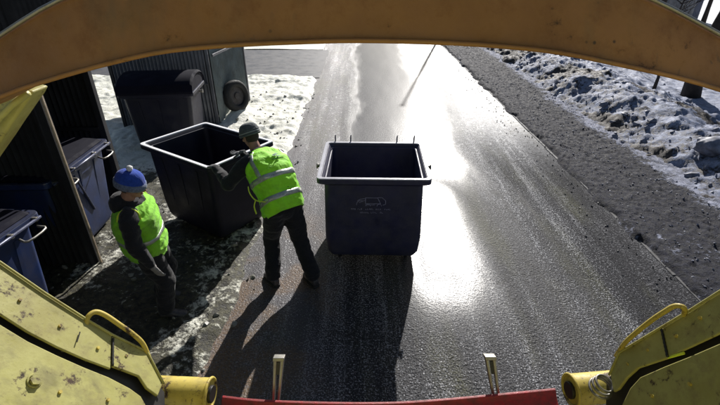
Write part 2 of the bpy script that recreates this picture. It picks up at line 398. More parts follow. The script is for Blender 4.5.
sheet('left_ground', ar(-9.5, -1.1, .035), ar(-.5, 14.8, .045), left_h, M['slush'], left_cov)
def fs_h(X, Y): return -.02 + .10 * fbm(X, Y, .8, 4)
sheet('far_snow', ar(-30, -1.5, .12), ar(19.2, 26, .12), fs_h, M['slush'], lambda X, Y: .85 + 0 * X)
def verge_h(X, Y):
    e = sstep(3.66, 3.80, X + .26 * (fbm(X, Y, 2.2, 5) - .5))
    r = np.abs(fbm(X * 1.6, Y, 5.5, 4, .6) - .5) * 2
    return -.03 + e * (.055 + .05 * r + .035 * fbm(X, Y, 18, 3) + .06 * sstep(4.0, 5.2, X))
sheet('verge', ar(3.60, 5.5, .022), ar(1.0, 26, .035), verge_h, M['verge'], lambda X, Y: .22 + .55 * sstep(4.75, 5.35, X) + .25 * sstep(.55, .7, fbm(X, Y * .4, 1.2)))
def bank_h(X, Y):
    w1 = .5 * (fbm(X * 0 + 2, Y, .35) - .5)
    up = sstep(4.95, 6.5, X + w1); dn = 1 - .72 * sstep(6.6, 8.4, X + w1)
    lump = .34 * (fbm(X, Y, 1.0, 5, .55) - .42) + .20 * np.abs(fbm(X, Y, 2.3, 5, .6) - .5) * 2
    return -.02 + up * dn * .46 + sstep(4.9, 5.4, X) * lump * (1 - .7 * sstep(7.5, 9, X)) + .02 * fbm(X, Y, 9, 3)
def bank_cov(X, Y):
    dirt = sstep(.46, .60, fbm(X, Y * .6, .8, 5, .6))
    return .54 + .22 * sstep(6.2, 7, X) - .5 * dirt * (1 - sstep(7, 8, X)) + .1 * sstep(7.5, 8.5, X)
sheet('snow_bank', ar(4.95, 12, .04), ar(.5, 27, .05), bank_h, M['bank'], bank_cov)
bm = NB()
yy = 1.0; kroot = empty('kerb', (3.72, 0, 0)); tag(kroot, kind='structure')
kb = NB(); box(kb, (0, 0, 0), (.05, .985, .03)); k0 = obj('kerb_stone', kb, M['kerb'], kroot, bevel=.012)
k0.location = (.0, 1.5, -.012)
for i in range(1, 24):
    k = share('kerb_stone', k0, kroot, (random.uniform(-.008, .008), 1.5 + i, random.uniform(-.022, -.006)), (0, 0, random.uniform(-.016, .016)))

def rock(bm, c, s):
    m = Matrix.Translation(c) @ Matrix.Rotation(random.uniform(0, 6.3), 4, Vector((random.uniform(-1, 1), random.uniform(-1, 1), random.uniform(-1, 1))).normalized())
    r = bmesh.ops.create_icosphere(bm, subdivisions=1, radius=s, matrix=m @ Matrix.Diagonal((random.uniform(.7, 1.3), random.uniform(.7, 1.3), random.uniform(.5, .9), 1)))
    for v in r['verts']: v.co += Vector((random.uniform(-1, 1), random.uniform(-1, 1), random.uniform(-1, 1))) * s * .28
def hat(f, x, y): return float(f(np.array([[x]]), np.array([[y]]))[0, 0])
bm = NB()
for i in range(520):
    x = 4.9 + abs(random.gauss(0, 1)) * 1.2; y = random.uniform(2, 20)
    if x > 9: continue
    rock(bm, (x, y, hat(bank_h, x, y)), random.choice((.015, .02, .03, .03, .045, .07)) * random.uniform(.6, 1.3))
tag(obj('snow_clods', bm, M['clod']), 'frozen lumps of dirty snow strewn over the snow bank right of the road', 'snow clods', kind='stuff')
bm = NB()
for i in range(1500):
    x = random.uniform(3.8, 5.2); y = random.uniform(2, 14)
    rock(bm, (x, y, hat(verge_h, x, y)), random.choice((.006, .008, .012, .016)))
tag(obj('ice_crumbs', bm, M['clod']), 'crumbs of grit and ice scattered over the dark verge beside the kerb', 'ice crumbs', kind='stuff')
bm = NB()
for i in range(520):
    x = random.uniform(-4.5, -1.1); y = random.uniform(2, 12)
    if y < 5 and x > -1.6: pass
    rock(bm, (x, y, max(hat(left_h, x, y), 0)), random.choice((.008, .012, .02, .035)))
tag(obj('slush_lumps', bm, M['ice']), 'lumps of icy slush lying on the muddy ground left of the road', 'slush lumps', kind='stuff')
# a single boulder of packed snow on the bank
bm = NB(); bmesh.ops.create_icosphere(bm, subdivisions=4, radius=1)
for v in bm.verts:
    d = mnoise.fractal(v.co * 1.7, 1, 2, 4) * .25; v.co *= (1 + d); v.co.x *= .26; v.co.y *= .22; v.co.z *= .17
o = obj('snow_block', bm, M['clod'], smooth=True); o.location = (6.05, 6.9, .48)
tag(o, 'large rounded block of dirty packed snow lying on the bank', 'snow block')

# ------------------------------------------------------------------ garbage containers
def rrect(hx, hy, r, z, n=4):
    pts = []
    for (cx, cy, a0) in ((hx - r, hy - r, 0), (-hx + r, hy - r, 90), (-hx + r, -hy + r, 180), (hx - r, -hy + r, 270)):
        for k in range(n + 1):
            a = R(a0 + 90 * k / n); pts.append(Vector((cx + r * math.cos(a), cy + r * math.sin(a), z)))
    return pts
def wheel_set(root, x, y):
    f = NB(); loft(f, [[Vector((x + i * .045, y + j * .05, z)) for i, j in ((1, 1), (-1, 1), (-1, -1), (1, -1))] for z in (.082, .10)]); box(f, (x - .028, y + .02, .062), (.006, .04, .06)); box(f, (x + .028, y + .02, .062), (.006, .04, .06))
    fo = obj('caster_fork', f, M['steel'], root)
    b = NB(); cyl(b, (x - .020, y + .02, .042), (x + .020, y + .02, .042), .042, 18); obj('wheel', b, M['rubber'], fo, bevel=.006)
def make_bin(name, label, rimmat, bodymat, rz, loc, W=.64, D=.54, Hh=1.17, prongs=True, logo=False, handles=False, lid=False, base=(.53, .43), flat=False):
    t = empty(name, loc, rz, label=label, cat='waste container', group='wheeled waste containers around the shelter')
    b = NB(); bx, by = base
    L = [rrect(bx - .06, by - .05, .05, .09), rrect(bx - .02, by - .02, .06, .16), rrect(bx, by, .07, .36), rrect(W - .075, D - .06, .07, Hh - .12),
         rrect(W - .075, D - .06, .07, Hh - .035), rrect(W - .10, D - .085, .06, Hh - .035), rrect(bx - .03, by - .03, .06, .38), rrect(bx - .1, by - .1, .05, .13)]
    loft(b, L); obj('body', b, bodymat, t, smooth=False, bevel=.008)
    b = NB()
    loops = [rrect(W - .072, D - .057, .07, Hh - .10), rrect(W, D, .05, Hh - .055), rrect(W, D, .05, Hh - .004), rrect(W - .05, D - .05, .04, Hh - .004), rrect(W - .072, D - .057, .06, Hh - .034)]
    rs = loft(b, loops, False, False)
    n = len(rs[0])
    for i in range(n):
        j = (i + 1) % n; b.faces.new((rs[-1][i], rs[-1][j], rs[0][j], rs[0][i]))
    obj('rim', b, bodymat, t, smooth=False, bevel=.003)
    b = NB(); loops = [rrect(W - .001, D - .001, .05, Hh - .003), rrect(W - .004, D - .004, .048, Hh + .008), rrect(W - .042, D - .042, .04, Hh + .008), rrect(W - .046, D - .046, .04, Hh - .003)]
    rs = loft(b, loops, False, False); n = len(rs[0])
    for i in range(n):
        j = (i + 1) % n; b.faces.new((rs[-1][i], rs[-1][j], rs[0][j], rs[0][i]))
    obj('rim_bead', b, rimmat, t)
    for sx in (-1, 1):
        b = NB(); cyl(b, (sx * (W - .01), 0, Hh - .09), (sx * (W + .055), 0, Hh - .09), .022, 14); cyl(b, (sx * (W + .045), 0, Hh - .09), (sx * (W + .06), 0, Hh - .09), .034, 14)
        obj('trunnion', b, M['steel'], t, smooth=False)
    for sx in (-1, 1):
        for sy in (-1, 1): wheel_set(t, sx * (bx - .16), sy * (by - .14))
    for sx in (-.3, 0, .3):       # pressed ribs on front and back
        for sy in (-1, 1):
            if logo and sy < 0: continue
            b = NB()
            loft(b, [[Vector((sx - .02, sy * (by - .004), .45)), Vector((sx + .02, sy * (by - .004), .45)), Vector((sx + .02, sy * (by + .006), .45)), Vector((sx - .02, sy * (by + .006), .45))],
                     [Vector((sx * 1.15 - .02, sy * (D - .065), Hh - .14)), Vector((sx * 1.15 + .02, sy * (D - .065), Hh - .14)), Vector((sx * 1.15 + .02, sy * (D - .052), Hh - .14)), Vector((sx * 1.15 - .02, sy * (D - .052), Hh - .14))]])
            obj('rib', b, bodymat, t)
    if prongs:
        for x in (-.50, -.30, .30, .52):
            b = NB(); tube(b, [(x, D + .005, Hh - .04), (x, D + .005, Hh + .06), (x + .004, D - .012, Hh + .10)], [.010, .010, .007], 8)
            obj('hinge_lug', b, M['steel'] if not logo else M['rimdark'], t, bevel=.003)
    if handles:
        b = NB(); cyl(b, (-W + .05, -D - .035, Hh - .03), (W - .05, -D - .035, Hh - .03), .014, 12); obj('front_bar', b, M['rimdark'], t, smooth=True)
        for x in (-W + .10, -.22, .25, W - .10):
            b = NB(); box(b, (x, -D - .02, Hh - .03), (.03, .05, .04)); obj('bracket', b, M['steel'], t, bevel=.004)
        for x in (-.42, .42):
            b = NB(); tube(b, smoothpts([(x - .11, -D - .02, Hh - .10), (x - .11, -D - .10, Hh - .12), (x + .11, -D - .10, Hh - .12), (x + .11, -D - .02, Hh - .10)], 3), .011, 8)
            obj('handle', b, M['steel'], t, smooth=True)
        b = NB(); cyl(b, (-.15, -by - .012, .44), (-.20, -D + .035, Hh - .14), .012, 8); obj('brace', b, M['rimdark'], t)
        b = NB(); cyl(b, (.10, -by - .012, .44), (-.16, -D + .035, Hh - .14), .012, 8); obj('brace', b, M['rimdark'], t)
    if flat:
        b = NB(); L = []
        for k in range(9):
            a = math.pi * k / 8; y = -math.cos(a) * (D - .045); z = Hh + .012 + .05 * math.sin(a) ** .7
            L.append([Vector((-W + .05, y, z - .02)), Vector((-W + .09, y, z)), Vector((W - .09, y, z)), Vector((W - .05, y, z - .02))])
        loft(b, L, closed=False, cap0=False, cap1=False); lo = obj('lid', b, M['lid'], t)
        mm = lo.modifiers.new('thick', 'SOLIDIFY'); mm.thickness = .012
    if lid:
        b = NB(); loops = []
        for k in range(9):
            a = math.pi * k / 8; y = -math.cos(a) * (D + .02); z = Hh + .02 + .26 * math.sin(a) ** .8
            loops.append([Vector((-W - .01, y, z - .03)), Vector((-W + .03, y, z + .01)), Vector((W - .03, y, z + .01)), Vector((W + .01, y, z - .03)), Vector((W - .03, y * .96, z - .04)), Vector((-W + .03, y * .96, z - .04))])
        loft(b, loops)
        obj('lid', b, M['lid'], t, bevel=.01)
        for sx in (-1, 1):     # end cheeks under the lid
            b = NB(); pts = [Vector((sx * (W - .02), -math.cos(math.pi * k / 8) * (D - .01), Hh - .01 + .25 * math.sin(math.pi * k / 8) ** .8)) for k in range(9)]
            prism(b, pts, Vector((sx, 0, 0)), .02); obj('lid_cheek', b, M['lid'], t)
    if logo:
        # plane of the front wall (local), print 3 mm proud
        p0 = Vector((0, -by, .42)); p1 = Vector((0, -(D - .06), Hh - .12)); up = (p1 - p0).normalized(); out = Vector((0, -up.z, up.y)); out = -out if out.y > 0 else out
        def q(u, v): return p0 + up * v + Vector((u, 0, 0)) + out * .004
        def stroke(b, pts, wd=.007):
            for a, c in zip(pts, pts[1:]):
                A, C = Vector(a), Vector(c); d = (C - A).normalized(); nn = Vector((-d.y, d.x)) * wd / 2; A = A - d * wd * .4; C = C + d * wd * .4
                b.faces.new([b.verts.new(q(*p)) for p in (A + nn, A - nn, C - nn, C + nn)])
        cx, cy = -.01, .47
        b = NB()
        def arcp(x, y, r, a0, a1, n=9): return [(cx + x + r * math.cos(R(a0 + (a1 - a0) * k / n)), cy + y + r * math.sin(R(a0 + (a1 - a0) * k / n))) for k in range(n + 1)]
        stroke(b, [(cx - .08, cy + .03), (cx + .055, cy + .03), (cx + .09, cy - .045), (cx - .08, cy - .045), (cx - .08, cy + .03)])        # load body
        stroke(b, [(cx + .06, cy + .035), (cx + .105, cy + .035), (cx + .145, cy - .005), (cx + .145, cy - .05), (cx + .115, cy - .062)])      # cab
        stroke(b, [(cx - .08, cy - .06), (cx + .02, cy - .06)])
        stroke(b, [(cx - .09, cy + .02), (cx - .14, cy + .012), (cx - .17, cy - .01)]); stroke(b, [(cx - .09, cy - .005), (cx - .15, cy - .03)])
        stroke(b, arcp(-.05, -.075, .025, 0, 180)); stroke(b, arcp(.075, -.075, .025, 0, 180)); stroke(b, arcp(-.13, -.055, .05, 60, 190))
        obj('truck_emblem', b, M['print'], t)
        rnd = random.Random(5)
        for row, (x0, x1, yy_) in enumerate(((-.24, .20, -.125), (-.14, .11, -.17))):   # two lines of worn, unreadable lettering
            b = NB(); x = x0
            while x < x1:
                w_ = rnd.uniform(.010, .016); hh = rnd.uniform(.010, .018)
                k = rnd.random()
                if k > .15:
                    stroke(b, [(cx + x, cy + yy_), (cx + x, cy + yy_ + hh)], .004)
                    stroke(b, [(cx + x, cy + yy_ + (hh if k > .5 else 0)), (cx + x + w_ * .7, cy + yy_ + (hh if k > .5 else 0))], .004)
                    if k > .6: stroke(b, [(cx + x + w_ * .7, cy + yy_), (cx + x + w_ * .7, cy + yy_ + hh)], .004)
                x += w_ + .005
            obj('worn_lettering', b, M['print'], t)['kind'] = 'stuff'
        b = NB(); box(b, (.0, -by + .02, .33), (.07, .012, .035)); obj('base_plate', b, M['steel'], t, bevel=.003)
    return t
make_bin('waste_container', 'dark navy wheeled container standing alone and lidless on the wet road', M['rimgrey'], M['binnavy'], R(-1.5), (.165, 4.72, 0), W=.625, D=.56, logo=True, base=(.565, .49))
make_bin('waste_container', 'dark container with pale rim being pushed by the worker in the green vest', M['rim'], M['binplastic'], R(-34), (-1.99, 5.27, 0), W=.69, D=.53, prongs=False, base=(.58, .45))
make_bin('waste_container', 'blue container inside the shelter beyond the thin post, farther from the truck', M['rimdark'], M['binblue'], R(92), (-3.86, 4.70, 0), W=.68, D=.54, prongs=False, handles=True, flat=True)
make_bin('waste_container', 'blue container in the shelter behind the yellow truck panel, nearest the truck', M['rimdark'], M['binblue'], R(86), (-3.60, 2.90, 0), W=.64, D=.54, prongs=False, handles=True, flat=True)
make_bin('waste_container', 'dark lidded container standing in front of the corrugated wall', M['rimdark'], M['binplastic'], R(6), (-3.72, 8.15, 0), W=.66, D=.50, prongs=False, lid=True)

# ------------------------------------------------------------------ bin shelters
def corrugated(bm, p, dx, width, z0, z1, out, pitch=.075, amp=.016, th=.004):
    """one profiled sheet from p along dx, height z0..z1, waves along out"""
    n = max(2, int(width / pitch * 4)); f = []; bk = []
    for i in range(n + 1):
        s = width * i / n; ph = (s / pitch) % 1
        a = amp * max(-1, min(1, 1.6 * math.sin(2 * math.pi * ph)))
        f.append(p + dx * s + out * a); bk.append(p + dx * s + out * (a - th))
    for arr, rev in ((f, 0), (bk, 1)):
        lo = [bm.verts.new((q.x, q.y, z0)) for q in arr]; hi = [bm.verts.new((q.x, q.y, z1)) for q in arr]
        for i in range(n): bm.faces.new((lo[i], lo[i + 1], hi[i + 1], hi[i]) if not rev else (lo[i + 1], lo[i], hi[i], hi[i + 1]))
def wall_of_sheets(root, a, b, z0, z1, out, mat, sheet_w=.62, skip=()):
    a, b = Vector(a), Vector(b); d = (b - a); L = d.length; d.normalize(); n = max(1, round(L / sheet_w)); sw = L / n
    for i in range(n):
        if i in skip: continue
        bm = NB(); corrugated(bm, a + d * (i * sw + .003) + out * (.004 * (i % 2)), d, sw - .006, z0 + random.uniform(-.01, .01), z1, out)
        obj('wall_sheet', bm, mat, root, world=root)
def bar(root, name, a, b, s, mat):
    a, b = Vector(a), Vector(b); d = b - a; x, y = frame(d); bm = NB()
    loft(bm, [[p + x * s[0] / 2 * i + y * s[1] / 2 * j for i, j in ((1, 1), (-1, 1), (-1, -1), (1, -1))] for p in (a, b)])
    return obj(name, bm, mat, root, world=root, bevel=.004)

# near shelter: open towards the road
sh = empty('bin_shelter', (-4.4, 3.0, 0), label='near dark metal bin shelter on the left housing two blue containers', cat='bin shelter')
fx, bxx, y0, y1, zf, zb = -3.25, -5.6, -1.2, 5.75, 3.35, 2.9
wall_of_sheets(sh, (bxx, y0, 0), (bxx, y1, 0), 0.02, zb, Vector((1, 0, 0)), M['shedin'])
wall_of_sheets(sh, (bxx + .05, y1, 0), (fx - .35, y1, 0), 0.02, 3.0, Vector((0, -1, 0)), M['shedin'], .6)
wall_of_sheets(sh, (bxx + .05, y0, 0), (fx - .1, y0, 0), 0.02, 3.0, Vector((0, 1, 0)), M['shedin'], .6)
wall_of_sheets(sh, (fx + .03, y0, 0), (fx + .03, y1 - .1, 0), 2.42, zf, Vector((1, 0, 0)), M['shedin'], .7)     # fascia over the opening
for i in range(10):
    a = y0 - .1 + i * .71; bm = NB()
    loft(bm, [[Vector((bxx - .15, a, zb + .02)), Vector((bxx - .15, a + .70, zb + .02)), Vector((fx + .15, a + .70, zf + .03)), Vector((fx + .15, a, zf + .03))],
              [Vector((bxx - .15, a, zb + .05)), Vector((bxx - .15, a + .70, zb + .05)), Vector((fx + .15, a + .70, zf + .06)), Vector((fx + .15, a, zf + .06))]])
    obj('roof_sheet', bm, M['shed'], sh, world=sh)
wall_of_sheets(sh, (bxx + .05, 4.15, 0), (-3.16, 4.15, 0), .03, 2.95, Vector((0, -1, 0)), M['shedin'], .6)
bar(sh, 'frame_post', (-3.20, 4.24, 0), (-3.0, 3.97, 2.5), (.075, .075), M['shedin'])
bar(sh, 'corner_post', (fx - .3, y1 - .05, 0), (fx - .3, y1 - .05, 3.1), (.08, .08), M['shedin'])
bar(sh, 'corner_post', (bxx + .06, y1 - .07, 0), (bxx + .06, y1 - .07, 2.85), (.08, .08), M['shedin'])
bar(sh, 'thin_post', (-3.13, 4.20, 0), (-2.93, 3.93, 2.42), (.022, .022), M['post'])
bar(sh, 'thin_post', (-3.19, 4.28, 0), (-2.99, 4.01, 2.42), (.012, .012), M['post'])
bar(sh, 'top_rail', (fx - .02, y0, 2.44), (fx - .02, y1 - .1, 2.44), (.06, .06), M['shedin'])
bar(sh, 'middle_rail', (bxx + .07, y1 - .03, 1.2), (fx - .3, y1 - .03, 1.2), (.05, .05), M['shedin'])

# far shelter: corrugated box
s2 = empty('corrugated_shed', (-4.1, 9.2, 0), label='far corrugated metal shed with dark front and glancing sun painted into the side wall beside the snowy edge', cat='shed')
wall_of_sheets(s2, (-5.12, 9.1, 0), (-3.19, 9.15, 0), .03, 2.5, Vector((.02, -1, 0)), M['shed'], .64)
wall_of_sheets(s2, (-3.10, 9.22, 0), (-2.92, 11.1, 0), .03, 2.5, Vector((1, -.1, 0)), M['shedsun'], .62)
wall_of_sheets(s2, (-5.14, 9.2, 0), (-5.3, 11.1, 0), .03, 2.4, Vector((-1, 0, 0)), M['shed'], .62)
wall_of_sheets(s2, (-5.3, 11.15, 0), (-2.95, 11.15, 0), .03, 2.4, Vector((0, 1, 0)), M['shed'], .62)
bar(s2, 'corner_post', (-5.16, 9.12, 0), (-5.16, 9.12, 2.55), (.07, .07), M['shedin'])
bar(s2, 'corner_post', (-3.14, 9.16, 0), (-3.14, 9.16, 2.55), (.06, .06), M['shed'])
bar(s2, 'corner_post', (-2.90, 11.14, 0), (-2.90, 11.14, 2.55), (.06, .06), M['shed'])
bar(s2, 'front_rail', (-5.12, 9.05, 1.0), (-3.19, 9.10, 1.0), (.05, .03), M['shed'])
bar(s2, 'side_rail', (-3.055, 9.24, 1.55), (-2.87, 11.1, 1.55), (.03, .05), M['shed'])
for i in range(4):
    bm = NB(); x0 = -5.35 + i * .63
    loft(bm, [[Vector((x0, 8.95, 2.56)), Vector((x0 + .62, 8.95, 2.56)), Vector((x0 + .62, 11.3, 2.44)), Vector((x0, 11.3, 2.44))],
              [Vector((x0, 8.95, 2.59)), Vector((x0 + .62, 8.95, 2.59)), Vector((x0 + .62, 11.3, 2.47)), Vector((x0, 11.3, 2.47))]])
    obj('roof_sheet', bm, M['shed'], s2, world=s2)

# tyre leaning on the side wall of the far shed
def tyre(loc, rz, tilt):
    t = empty('tyre', loc, rz, label='black tyre with rim leaning against the side wall of the far shed', cat='tyre')
    b = NB(); vs = []; n = 40
    prof = [(.25, -.09), (.33, -.105), (.39, -.085), (.41, -.05), (.415, 0), (.41, .05), (.39, .085), (.33, .105), (.25, .09), (.24, .0)]
    rs = []
    for i in range(n):
        a = 2 * math.pi * i / n; k = 1 + .012 * (i % 2)
        rs.append([b.verts.new((p[1], math.cos(a) * p[0] * k, math.sin(a) * p[0] * k + .41)) for p in prof])
    for i in range(n):
        for k in range(len(prof)): b.faces.new((rs[i][k], rs[i][(k + 1) % len(prof)], rs[(i + 1) % n][(k + 1) % len(prof)], rs[(i + 1) % n][k]))
    obj('tread', b, M['rubber'], t, smooth=True)
    b = NB(); cyl(b, (-.04, 0, .41), (.03, 0, .41), .245, 28); cyl(b, (.03, 0, .41), (.06, 0, .41), .09, 20); obj('hub_rim', b, M['rustrim'], t, bevel=.006)
    t.rotation_euler = (0, tilt, rz); t.scale = (.86, .86, .86)
    return t
tyre((-2.80, 9.80, .20), R(-30), R(-9))

# metal rail barrier on the side road
rb = empty('road_barrier', (-9.5, 17.5, 0), label='low dark metal railing beyond the side road, left of the far shed', cat='railing')
for i in range(5): bar(rb, 'rail_post', (-12 + i * 1.2, 19.9, 0), (-12 + i * 1.2, 19.9, .9), (.06, .06), M['shedin'])
for z in (.45, .85): bar(rb, 'rail', (-12.1, 19.86, z), (-7.1, 19.86, z), (.04, .05), M['shedin'])

# ------------------------------------------------------------------ trees, lamp post, far garage
def tree(loc, h, seed, label, r0=.16, lean=(0, 0)):
    rnd = random.Random(seed)
    t = empty('bare_tree', loc, label=label, cat='tree', group='leafless trees behind the snow bank')
    tb, cb = NB(), NB()
    top = Vector((lean[0], lean[1], h)); P = [Vector((0, 0, -.1))]
    for k in range(1, 8):
        P.append(top * (k / 7) + Vector((rnd.uniform(-.1, .1), rnd.uniform(-.1, .1), 0)))
    rad = [r0 * 1.35] + [r0 * (1 - .85 * k / 7) for k in range(1, 8)]
    tube(tb, P, rad, 10)
    def branch(p, d, L, r, lv):
        pts = [p]; dd = d.copy()
        for k in range(4):
            dd = (dd + Vector((rnd.uniform(-.28, .28), rnd.uniform(-.28, .28), rnd.uniform(-.08, .25)))).normalized(); pts.append(pts[-1] + dd * L / 4)
        tube(cb, pts, [r * (1 - .2 * k) for k in range(5)], 5 if lv < 2 else 3)
        if lv < 3:
            for k in range(rnd.choice((4, 5, 6))):
                i = rnd.choice((1, 2, 3, 3, 4)); a = Vector((rnd.uniform(-1, 1), rnd.uniform(-1, 1), rnd.uniform(-.3, .9)))
                branch(pts[i], (dd * .7 + a * .8).normalized(), L * rnd.uniform(.45, .65), r * .5, lv + 1)
    for k in range(15):
        f = rnd.uniform(.2, 1); i = f * 6.99; a, b = P[int(i)], P[min(int(i) + 1, 7)]; p = a.lerp(b, i - int(i)); an = rnd.uniform(0, 6.28)
        branch(p, Vector((math.cos(an), math.sin(an), rnd.uniform(.1, .8))).normalized(), h * .38 * (1.15 - f * .6), r0 * .42 * (1.1 - f * .6), 0)
    obj('trunk', tb, M['bark'], t, smooth=True); obj('branches', cb, M['bark'], t, smooth=True)
tree((8.75, 11.3, .05), 7.5, 1, 'thick leafless tree with trunk rising behind the snow bank near right edge', .19)
tree((8.1, 11.9, .05), 3.0, 2, 'thin leafless sapling just left of the thick trunk', .045)
tree((12.6, 15.5, 0), 6.5, 3, 'leafless tree in the snow to the right of the thick trunk', .12)
tree((15.5, 19.0, 0), 7.5, 4, 'farther leafless tree in the top right corner', .13)
tree((13.8, 21.5, 0), 8, 5, 'leafless tree beside the far garage behind the thick trunk', .16)
tree((18.5, 25.0, 0), 8, 6, 'slender leafless tree far off at the top right corner', .12)
tree((11.0, 8.0, 0), 1.6, 9, 'small leafless bush of twigs on the bright snow at the right edge', .03)

tree((14.5, 16.5, 0), 7.0, 11, 'leafless tree nearest the frame edge above the yellow beam', .12)
tree((17.5, 20.5, 0), 7.5, 12, 'leafless tree between the far garage and the right frame edge', .12)
b = NB()
for i in range(260):
    x = random.uniform(4.6, 8.5); y = random.uniform(3, 18); z = hat(bank_h, x, y) if x > 5 else hat(verge_h, x, y); a = random.uniform(0, 6.28); L = random.uniform(.05, .28)
    d = Vector((math.cos(a), math.sin(a), random.uniform(-.05, .25))); tube(b, [Vector((x, y, z + .01)), Vector((x, y, z + .012)) + d * L * .5 + Vector((0, 0, .01)), Vector((x, y, z + .01)) + d * L], [.004, .003, .002], 4)
tag(obj('twig_litter', b, M['bark']), 'dark twigs and litter strewn over the dirty snow bank', 'twigs', kind='stuff')
b = NB()
for i in range(420):
    x = 3.75 - abs(random.gauss(0, .35)); y = random.uniform(1.5, 16); rock(b, (x, y, .012 * 0 + .0), random.choice((.005, .007, .01, .014)))
tag(obj('road_grit', b, M['grit']), 'loose grit lying along the right edge of the wet road', 'grit', kind='stuff')
lp = empty('metal_pole', (4.25, 24, 0), label='slim metal pole beside the far end of the road, its shadow crossing the road', cat='pole')
b = NB(); tube(b, [(4.25, 24, 0), (4.25, 24, 1.2), (4.25, 24, 1.25), (4.25, 24, 7.5)], [.07, .07, .05, .035], 12); obj('pole', b, M['steel'], lp, world=lp, smooth=False)
b = NB(); box(b, (4.25, 24, 7.52), (.12, .12, .05)); obj('cap', b, M['steel'], lp, world=lp, bevel=.01)

ga = empty('garage', (19.5, 31, 0), label='dark bluish low garage far off at the top right, behind the bare trees', cat='garage')
for k, (a, c) in enumerate((((15.5, 29), (22.5, 31)), ((15.5, 29), (14.6, 34)), ((22.5, 31), (21.6, 36)))):
    A, C = Vector((*a, 0)), Vector((*c, 0)); d = (C - A).normalized(); n_ = Vector((d.y, -d.x, 0)); b = NB()
    prism(b, [A - Vector((0, 0, .2)), C - Vector((0, 0, .2)), C + Vector((0, 0, 3)), A + Vector((0, 0, 3))], n_, .2); obj('wall', b, M['wall'], ga, world=ga)
b = NB(); loft(b, [[Vector((15.1, 28.4, 3.0)), Vector((23, 30.7, 3.0)), Vector((22, 36.5, 3.4)), Vector((14.1, 34.3, 3.4))], [Vector((15.1, 28.4, 3.2)), Vector((23, 30.7, 3.2)), Vector((22, 36.5, 3.6)), Vector((14.1, 34.3, 3.6))]]); obj('roof', b, M['shedin'], ga, world=ga)
for i in range(2):
    A = Vector((16.3 + i * 3.2, 29.22 + i * .915, 0)); d = Vector((7, 2, 0)).normalized(); n_ = Vector((d.y, -d.x, 0)); b = NB()
    prism(b, [A, A + d * 2.5, A + d * 2.5 + Vector((0, 0, 2.3)), A + Vector((0, 0, 2.3))], n_, -.03); dr = obj('door', b, M['shed'], ga, world=ga)
    b = NB(); box(b, A + d * 1.2 - Vector((0, 0, 0)) + n_ * .06 + Vector((0, 0, 1.1)), (.2, .05, .05)); obj('handle', b, M['steel'], dr, world=ga)

# ------------------------------------------------------------------ the truck
tr = empty('garbage_truck', (.03, -1.5, 0), label='worn yellow garbage truck rear with red lip and curved beam overhead', cat='truck')
b = NB()     # arched crossbeam: box section swept along an arc
pts_b = [(-60, 128), (0, 98), (60, 78), (120, 62), (170, 52), (240, 46), (310, 43), (360, 42), (430, 43.5), (500, 47.5), (560, 54), (620, 66), (670, 77), (720, 91), (790, 116)]
pts_t = [(-60, 78), (0, 35), (60, -1), (120, -18), (170, -34), (240, -44), (310, -49), (360, -51), (430, -48), (500, -42), (560, -30), (610, -16), (655, 0), (720, 34), (790, 74)]
loops = []
for (a, t_) in zip(smoothpts([Vector((*p, 0)) for p in pts_b], 4), smoothpts([Vector((*p, 0)) for p in pts_t], 4)):
    lo = aty(a.x, a.y, .62); hi = aty(t_.x, t_.y, .66); dn = Vector((0, .14, -.0))
    lip = (hi - lo).normalized()
    loops.append([lo, hi, hi + dn * 1.0, lo + dn + lip * .0])
loft(b, loops)
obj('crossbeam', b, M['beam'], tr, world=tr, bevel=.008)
b = NB()     # rolled lower edge of the beam
tube(b, [aty(p.x, p.y - 1.5, .615) for p in smoothpts([Vector((*p, 0)) for p in pts_b], 3)], .0035, 8); obj('beam_edge', b, M['beam'], tr, world=tr, smooth=True)
b = NB()
tube(b, [aty(p.x, p.y + .3, .655) for p in smoothpts([Vector((*p, 0)) for p in pts_t], 3)], .003, 8); obj('beam_edge', b, M['steel'], tr, world=tr, smooth=True)
# curved bracket at the left end of the beam
b = NB(); A = [(-40, 120), (0, 98), (13, 92), (25, 90), (33, 92), (29, 99), (20, 112), (9, 128), (0, 142), (-40, 200)]
prism(b, [aty(*p, .78) for p in A], Vector((0, -1, 0)), .05); br = obj('arch_bracket', b, M['yellow'], tr, world=tr, bevel=.006)
b = NB(); tube(b, [aty(*p, .765) for p in ((-10, 130), (0, 117), (12, 105), (28, 93))], .006, 8); obj('bracket_rib', b, M['yellow'], br, world=tr, smooth=True)

class Plane3:
    def __init__(s, a, b_, c, flip=False):
        s.p = a; s.n = (b_ - a).cross(c - a).normalized()
        if s.n.dot(O - a) < 0: s.n = -s.n
    def at(s, px, py, off=0):
        r = ray(px, py); p = s.p + s.n * off; return O + r * ((p - O).dot(s.n) / r.dot(s.n))
PL = Plane3(atz(0, 263, 2.4), atz(150, 350, 1.95), atz(0, 405, 2.2))
PR = Plane3(atz(720, 292, 2.4), atz(612, 366, 1.95), atz(720, 405, 2.2))
def plate(name, Pn, pts, off, th, mat, bev=.004, parent=None):
    b = NB(); prism(b, [Pn.at(*p, off) for p in pts], Pn.n, th); return obj(name, b, mat, parent or tr, world=tr, bevel=bev)
